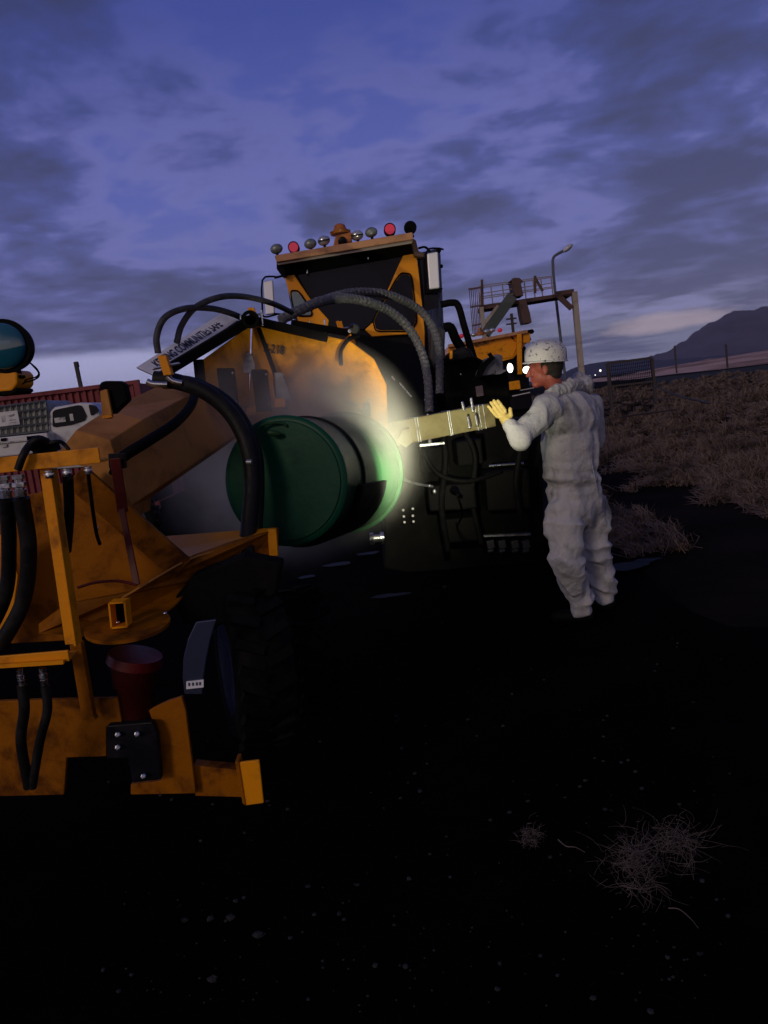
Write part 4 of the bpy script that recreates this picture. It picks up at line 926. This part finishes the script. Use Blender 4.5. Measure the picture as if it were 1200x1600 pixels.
MB().beam(P(822, 520, d2), P(822, 536, d2), .1, .2, up=(1, 0, 0)).build('corner_post', mCABP, t2, bevel=.01)
MB().prism(pp(d2 + .3, (700, 556), (822, 540), (828, 600), (834, 640), (690, 650)), (0, 5, 0)).build('cab_body', mBLACK2, t2, bevel=.05)
plate([(775, 600), (812, 594), (814, 608), (776, 612)], d2 - .1, .3).build('bumper', mORANGE, t2, bevel=.02)
MB().beam(P(800, 619, d2 - .3), P(828, 613, d2 - .3), .05, .03).beam(P(812, 610, d2 - .3), P(834, 606, d2 - .3), .05, .02).build('bumper_trim', mCHROME, t2)
for px, py, rx, ry in ((797, 575, 4.5, 7), (823, 578, 6, 5.5), (716, 592, 3, 4)):
    h_ = MB().lathe(P(px, py, d2 + .1), P(px, py, d2 - .32), [(0, .05), (1, M(rx + 1.5, d2))], 20).build('headlight', mBLACK, t2, smooth=True)
    MB().ell(P(px, py, d2 - .33), (M(rx, d2), .04, M(ry, d2))).build('headlight_lens', mHEAD, h_, smooth=True)
for px, py, r_, m_ in ((721, 525, 4, mREDL), (781, 516, 4, mREDL), (740, 523, 5, mLAMPS), (760, 518, 5, mLAMPS), (769, 516, 5, mLAMPS), (733, 525, 3, mLAMPG)):
    o = MB().ell(P(px, py, d2), (M(r_, d2), .08, M(r_ * .85 if m_ is mREDL else r_ * .65, d2))).build('roof_lamp', m_, t2, smooth=True)
MB().lathe(P(750, 524, d2), P(749, 512, d2), [(0, .12), (.4, .12), (.45, .05), (1, .04)], 16).build('beacon', mBEACON, t2, smooth=True)
MB().cap(P(826, 519, d2), P(831, 518, d2), .06, .06).cap(P(824, 524, d2), P(827, 530, d2), .05, .05).build('mirror', mBLACK, t2)
wheel('wheel', V((P(735, 600, 20).x, 20.6, .55)), (-.1, -1, 0), .55, .35, t2, 20, .5)
wheel('wheel', V((P(820, 600, 20).x, 20.6, .55)), (-.1, -1, 0), .55, .35, t2, 20, .5)
MB().tube([P(800, 523, d2), P(800, 528, d2 - .1), P(803, 530, d2 - .1)], .02, 6, 2).build('hook', mBLACK, t2)

# ------------------------------------------------------------------ gantry
gd = 38.0
ga = thing('loading_gantry', V((P(830, 600, gd).x, gd, 0)), 'rusty raised loading gantry with railings, caged ladder and hanging chute', 'gantry')
def grd(px, d): 
    p = P(px, 600, d); return V((p.x, d, 0))
def gb(a, b_, w, name, m, d=gd, h=None, par=ga): return MB().beam(P(*a, d), P(*b_, d), w, h or w, up=(.1, 1, .1)).build(name, m, par)
MB().prism([P(751, 477, gd), P(893, 456, gd), P(893, 462, gd), P(880, 463, gd), P(751, 484, gd)], (.1, 1.6, 0)).build('deck', mRUST, ga)
lg = P(897, 456, gd); MB().beam(lg, V((lg.x + .05, gd, 0)), .26, .3, up=(0, 1, 0)).build('leg', mCONC, ga, bevel=.02)
lg = P(752, 480, gd); MB().beam(lg, V((lg.x + .05, gd, 0)), .2, .2, up=(0, 1, 0)).build('leg', mCONC, ga, bevel=.02)
gb((893, 482), (872, 462), .25, 'knee_brace', mRUST)
gb((896, 455), (868, 459), .22, 'beam_end', mRUST)
mb = MB()
for px in (751, 770, 788, 806, 822, 836, 848, 864):
    y0 = 477 - (px - 751) * .148; mb.beam(P(px, y0, gd), P(px - 3, y0 - 27, gd), .05, .05, up=(0, 1, 0))
for k in (10, 18, 27): mb.beam(P(751 - k * .1, 477 - k, gd), P(864, 460 - k, gd), .04, .04, up=(0, 1, 0))
for k in (10, 27): mb.beam(P(751 - k * .1, 474 - k, gd + 1.5), P(864, 458 - k, gd + 1.5), .04, .04, up=(0, 1, 0))
mb.build('railing', mRAIL, ga)
mb = MB()
for k in range(7): mb.beam(P(733 + k * 3, 451 - k * .4, gd), P(739 + k * 2.2, 520, gd), .035, .035, up=(0, 1, 0))
for y_ in (451, 479, 508): mb.beam(P(732 + (y_ - 451) * .1, y_ + 1, gd), P(752, y_ - 2, gd), .08, .06, up=(0, 1, 0))
mb.build('ladder_cage', mat('cage_paint', (.12, .06, .07), .7), ga)
gb((800, 463), (758, 522), .5, 'conveyor', mGREENM, h=.5); gb((778, 478), (757, 505), .15, 'conveyor_rail', mCONC)
gb((788, 476), (762, 514), .12, 'conveyor_rail', mCONC)
MB().prism(pp(gd - .3, (802, 452), (800, 440), (796, 440), (802, 434), (812, 434), (818, 440), (814, 442), (818, 462), (806, 463)), (0, 1.0, 0)).build('hopper_head', mRUST, ga, bevel=.02)
MB().prism(pp(gd - .3, (811, 470), (822, 468), (828, 488), (831, 504), (818, 506), (815, 495)), (0, .8, 0)).build('chute', mRUST, ga, bevel=.02)
gb((836, 431), (836, 458), .12, 'upright', mRUST); gb((836, 434), (848, 455), .12, 'upright', mRUST); gb((753, 437), (754, 477), .12, 'upright', mRUST)
# lamp
sl_ = thing('street_lamp', V((P(866, 600, 39).x, 40.2, 0)), 'grey street lamp with curved arm rising behind the gantry deck', 'street lamp')
b0 = P(867, 452, 40.2)
MB().tube([V((b0.x + .2, 40.2, 0)), P(867, 452, 40.2), P(864, 415, 40.2), P(864, 405, 40.2), P(868, 399, 40.2), P(882, 391, 40.2)], .075, 8, 3).build('pole', mat('lamp_pole_paint', (.10, .11, .14), .5), sl_, smooth=True)
MB().ell(P(887, 387.5, 40.2), (M(9, 40.2), .25, M(4, 40.2)), Matrix.Rotation(R(-32), 3, 'Y')).build('lamp_head', mWHITE, sl_, smooth=True)

# ------------------------------------------------------------------ distant small things
def upole(px, ytop, d, label, arms=True):
    o = thing('utility_pole', V((P(px, 600, d).x, d, 0)), label, 'utility pole', 'utility poles along the road')
    tp = P(px, ytop, d); MB().beam(tp, V((tp.x + .1, d, 0)), .3, .3, up=(0, 1, 0)).build('pole', mWOOD, o)
    if arms:
        mb = MB()
        for k in (8, 16): mb.beam(P(px - 8, ytop + k + 1, d), P(px + 8, ytop + k - 1, d), .18, .18)
        mb.build('crossarm', mWOOD, o)
upole(799, 490, 90, 'utility pole with two crossarms beyond the orange hopper')
upole(1054, 540, 170, 'thin pole on the pale slope right of the dark frame', False)
upole(1134, 478 + 60, 150, 'tallest thin pole in front of the mountain at the right', False)
ms = P(119, 570, 30); tag(MB().beam(ms, V((ms.x + .15, 30, 0)), .13, .13, up=(0, 1, 0)).beam(P(117, 570, 30), P(122, 569, 30), .2, .2).build('mast', mWOOD), 'thin dark mast above the red container roof', 'mast')
# empty sign frame in the field
sd_ = 34; sf = thing('sign_frame', V((P(985, 600, sd_).x, sd_, 0)), 'dark rectangular frame with mesh panel standing in the brown field', 'frame')
a0, a1 = P(949, 568, sd_), P(1018, 559, sd_)
MB().beam(a0, a1, .12, .10, up=(0, 0, 1)).build('top_bar', mWOOD, sf)
for a in (a0, a1): MB().beam(a, V((a.x + .06, sd_, 0)), .12, .16, up=(0, 1, 0)).build('post', mWOOD, sf)
MB().beam(P(951, 604, sd_), P(1020, 596, sd_), .1, .08).build('bottom_bar', mWOOD, sf)
mb = MB()
for k in range(1, 24): mb.tube([a0.lerp(a1, k / 24), a0.lerp(a1, k / 24) + V((.05, 0, -1.25))], .010, 4, 1)
for k in range(1, 8): mb.tube([a0 + V((0, 0, -.16 * k)), a1 + V((0, 0, -.16 * k))], .010, 4, 1)
mb.build('mesh_panel', mBLACK, sf)
tag(MB().tube([P(1022, 603, 22), P(1060, 618, 16), P(1110, 630, 12)], .02, 6, 4).build('fallen_pole', mWOOD, smooth=True), 'dark fallen rail leading from the frame into the brush', 'rail')
tag(MB().tube([P(968, 652, 9.5), P(1010, 646, 10), P(1058, 640, 10.5)], .012, 6, 4).build('pipe', mWOOD, smooth=True), 'thin dark pipe lying across the brush right of the worker', 'pipe')
for i, (px, py, l_) in enumerate([(915, 588, 'bright town light nearest the gantry leg'), (922, 587, 'small town light just right of the brightest one'), (938, 579, 'town light raised on a short mast left of the dark frame'), (930, 586, 'faint town light between two brighter ones')]):
    tag(MB().ell(P(px, py, 240), (.36 if i in (0, 2) else .18,) * 3, seg=10, rings=6).build('town_light', mTOWN, smooth=True), l_, 'light', 'lights of the far settlement')
MB_ = MB().beam(P(938, 579, 240.5), P(939, 590, 240.5), .3, .3, up=(0, 1, 0)); tag(MB_.build('light_mast', mWOOD), 'short mast carrying the raised town light', 'mast')

# container
cdp = 16.0; n = 70
c0_, c1_ = P(-140, 646, cdp), P(232, 594, cdp - .0)
ctop0 = c0_.z; L = 12.2; zt = (P(160, 605, cdp).z)
xa, xb = P(214, 600, cdp).x - 7.5, P(214, 600, cdp).x; vs = []; mb = MB(); N = 52
prof = []
for i in range(N):
    x0_ = xa + (xb - xa) * i / N; w_ = (xb - xa) / N
    prof += [(x0_, cdp), (x0_ + w_ * .35, cdp), (x0_ + w_ * .5, cdp + .05), (x0_ + w_ * .85, cdp + .05)]
prof.append((xb, cdp)); m_ = len(prof)
vs = [(x, y, .12) for x, y in prof] + [(x, y, zt) for x, y in prof] + [(xb, cdp + 2.4, .12), (xb, cdp + 2.4, zt), (xa, cdp + 2.4, .12), (xa, cdp + 2.4, zt)]
fs = [(i, i + 1, m_ + i + 1, m_ + i) for i in range(m_ - 1)]
b0_ = 2 * m_; fs += [(m_ - 1, b0_, b0_ + 1, 2 * m_ - 1), (b0_, b0_ + 2, b0_ + 3, b0_ + 1), (0, m_, b0_ + 3, b0_ + 2)]
fs.append(tuple(range(m_, 2 * m_)) + (b0_ + 1, b0_ + 3))
ct = thing('shipping_container', V(((xa + xb) / 2, cdp + 1.2, 0)), 'dark red corrugated shipping container beyond the pickup at the left', 'container')
mb.add(vs, fs).build('body', mCONT, ct)
MB().beam((xa, cdp - .01, zt + .02), (xb, cdp - .01, zt + .02), .08, .08).beam((xa, cdp - .01, .12), (xb, cdp - .01, .12), .08, .1).build('rail', mCONT, ct)
for x in (xa, xb): MB().beam((x, cdp - .01, 0), (x, cdp - .01, zt + .06), .12, .1, up=(0, 1, 0)).build('corner_post', mCONT, ct)

# pickup with tote
kd = 11.0
pk = thing('pickup_truck', V((P(60, 700, kd).x, kd + 1, 0)), 'white pickup truck with open flat bed parked in front of the red container', 'pickup')
MB().prism(pp(kd, (76, 644), (84, 636), (125, 629), (143, 630), (154, 642), (160, 660), (200, 668), (205, 725), (70, 735)), (.0, 1.75, .0)).build('cab_body', mWHITE, pk, bevel=.04)
plate(roundpoly([(82, 641), (126, 632), (135, 650), (132, 657), (110, 664), (82, 668)], .18), kd - .02, .02).build('side_window', mGLASS, pk)
plate(roundpoly([(138, 632), (150, 634), (155, 642), (142, 650)], .18), kd - .02, .02).build('side_window', mGLASS, pk)
MB().box(P(94, 656, kd - .03), (.16, .01, .07)).box(P(112, 652, kd - .03), (.05, .01, .10)).build('window_sticker', mSTEEL, pk)
MB().prism(pp(kd - .25, (-160, 700), (74, 676), (76, 706), (-160, 732)), (0, 2.0, 0)).build('flat_bed', mWHITE, pk, bevel=.02)
MB().beam(P(-160, 709, kd - .27), P(76, 684, kd - .27), .03, .02).build('bed_trim', mSTEEL, pk)
plate([(1, 685), (9, 684), (9, 689), (1, 690)], kd - .28, .02).build('marker', mBLACK, pk); plate([(2, 695), (10, 694), (10, 698), (2, 699)], kd - .28, .02).build('tie_hook', mSTEEL, pk)
for x in (190, 100, -80):
    wheel('wheel', V((P(x, 700, kd).x, kd - .05, .40)), (0, -1, 0), .40, .26, pk, 20, .55)
MB().prism([V((P(-160, 700, kd).x, kd, .55)), V((P(205, 700, kd).x, kd, .55)), V((P(205, 700, kd).x, kd + 1.8, .55)), V((P(-160, 700, kd).x, kd + 1.8, .55))], (0, 0, .25)).build('chassis', mBLACK, pk)
td = kd - .0
tt = thing('water_tote', V((P(20, 680, td).x, td + .5, P(20, 684, td).z)), 'pale caged plastic water tote standing on the white pickup bed', 'tote')
MB().prism(pp(td, (-30, 642), (-26, 637), (66, 625), (73, 632), (78, 674), (-26, 686)), (.0, 1.0, .0)).build('tank', mTANKG, tt, bevel=.05)
mb = MB()
for k in range(12): mb.tube([P(-28 + k * 9, 637 - k * 1.15, td - .03), P(-25 + k * 9.1, 686 - k * 1.2, td - .03)], .014, 6, 1)
for k in range(5): mb.tube([P(-30, 640 + k * 11, td - .04), P(72 + k * 1.2, 626 + k * 11.6, td - .04)], .016, 6, 1)
mb.build('cage', mCAGE, tt)
lb = plate([(-6, 645), (27, 641), (31, 663), (-3, 667)], td - .06, .01).build('label_panel', mWHITE, tt)
MB().prism(pp(td - .066, (2, 650), (7, 649), (8, 659), (3, 660)), (0, .003, 0)).ell(P(17, 648, td - .066), (.05, .004, .025)).box(P(19, 656, td - .066), (.10, .004, .012)).box(P(19, 660, td - .066), (.10, .004, .012)).build('label_print', mSTEEL, lb)

# ------------------------------------------------------------------ spray mist hanging behind the drum
mm_ = bpy.data.materials.new('spray_mist'); mm_.use_nodes = True; t = mm_.node_tree; t.nodes.clear()
tcn = nd(t, 'ShaderNodeTexCoord')
gr = nd(t, 'ShaderNodeTexGradient', gradient_type='SPHERICAL'); mp = nd(t, 'ShaderNodeMapping')
MC = P(450, 712, 3.98); MR = V((.80, .80, .66))
mp.vector_type = 'TEXTURE'; mp.inputs['Scale'].default_value = (*MR,)
lk(t, tcn.outputs['Object'], mp.inputs['Vector']); lk(t, mp.outputs[0], gr.inputs['Vector'])
f = noisef(t, tcn.outputs['Object'], 3.2, 4, .55, .4)
dn = mth(t, 'MULTIPLY', sstep(t, gr.outputs['Fac'], .0, .55), mth(t, 'ADD', .12, mth(t, 'MULTIPLY', sstep(t, f, .30, .70), 1.0)))
CC = P(540, 676, 3.80) - MC
mp2 = nd(t, 'ShaderNodeMapping'); mp2.vector_type = 'TEXTURE'; mp2.inputs['Location'].default_value = CC; mp2.inputs['Scale'].default_value = (.40, .60, .54)
gr2 = nd(t, 'ShaderNodeTexGradient', gradient_type='SPHERICAL'); lk(t, tcn.outputs['Object'], mp2.inputs['Vector']); lk(t, mp2.outputs[0], gr2.inputs['Vector'])
f2 = noisef(t, tcn.outputs['Object'], 6.0, 4, .6, .5)
core = mth(t, 'MULTIPLY', mth(t, 'MULTIPLY', sstep(t, gr2.outputs['Fac'], .0, .8), mth(t, 'ADD', .5, f2)), 2.2)
dn = mth(t, 'ADD', mth(t, 'MULTIPLY', dn, 1.9), core)
pv = nd(t, 'ShaderNodeVolumePrincipled'); pv.inputs['Color'].default_value = (.86, .86, .84, 1); pv.inputs['Anisotropy'].default_value = .15
lk(t, dn, pv.inputs['Density'])
mo = nd(t, 'ShaderNodeOutputMaterial'); lk(t, pv.outputs[0], mo.inputs['Volume'])
mist = MB().ell(V((0, 0, 0)), tuple(MR), seg=32, rings=20).build('mist', mm_)
mist.data.transform(Matrix.Translation(mist.location)); mist.location = MC
tag(mist, 'pale spray mist glowing around the drum and the yellow housing', 'mist', kind='stuff')

# ------------------------------------------------------------------ evening air
mh = bpy.data.materials.new('evening_haze'); mh.use_nodes = True; t = mh.node_tree; t.nodes.clear()
pv = nd(t, 'ShaderNodeVolumePrincipled'); pv.inputs['Color'].default_value = (.80, .80, .92, 1); pv.inputs['Density'].default_value = .00007
mo = nd(t, 'ShaderNodeOutputMaterial'); lk(t, pv.outputs[0], mo.inputs['Volume'])
hz = MB().box((0, 4500, 298), (19000, 9700, 600)).build('haze', mh); tag(hz, 'thin evening haze over the far mountain', 'haze', kind='stuff')
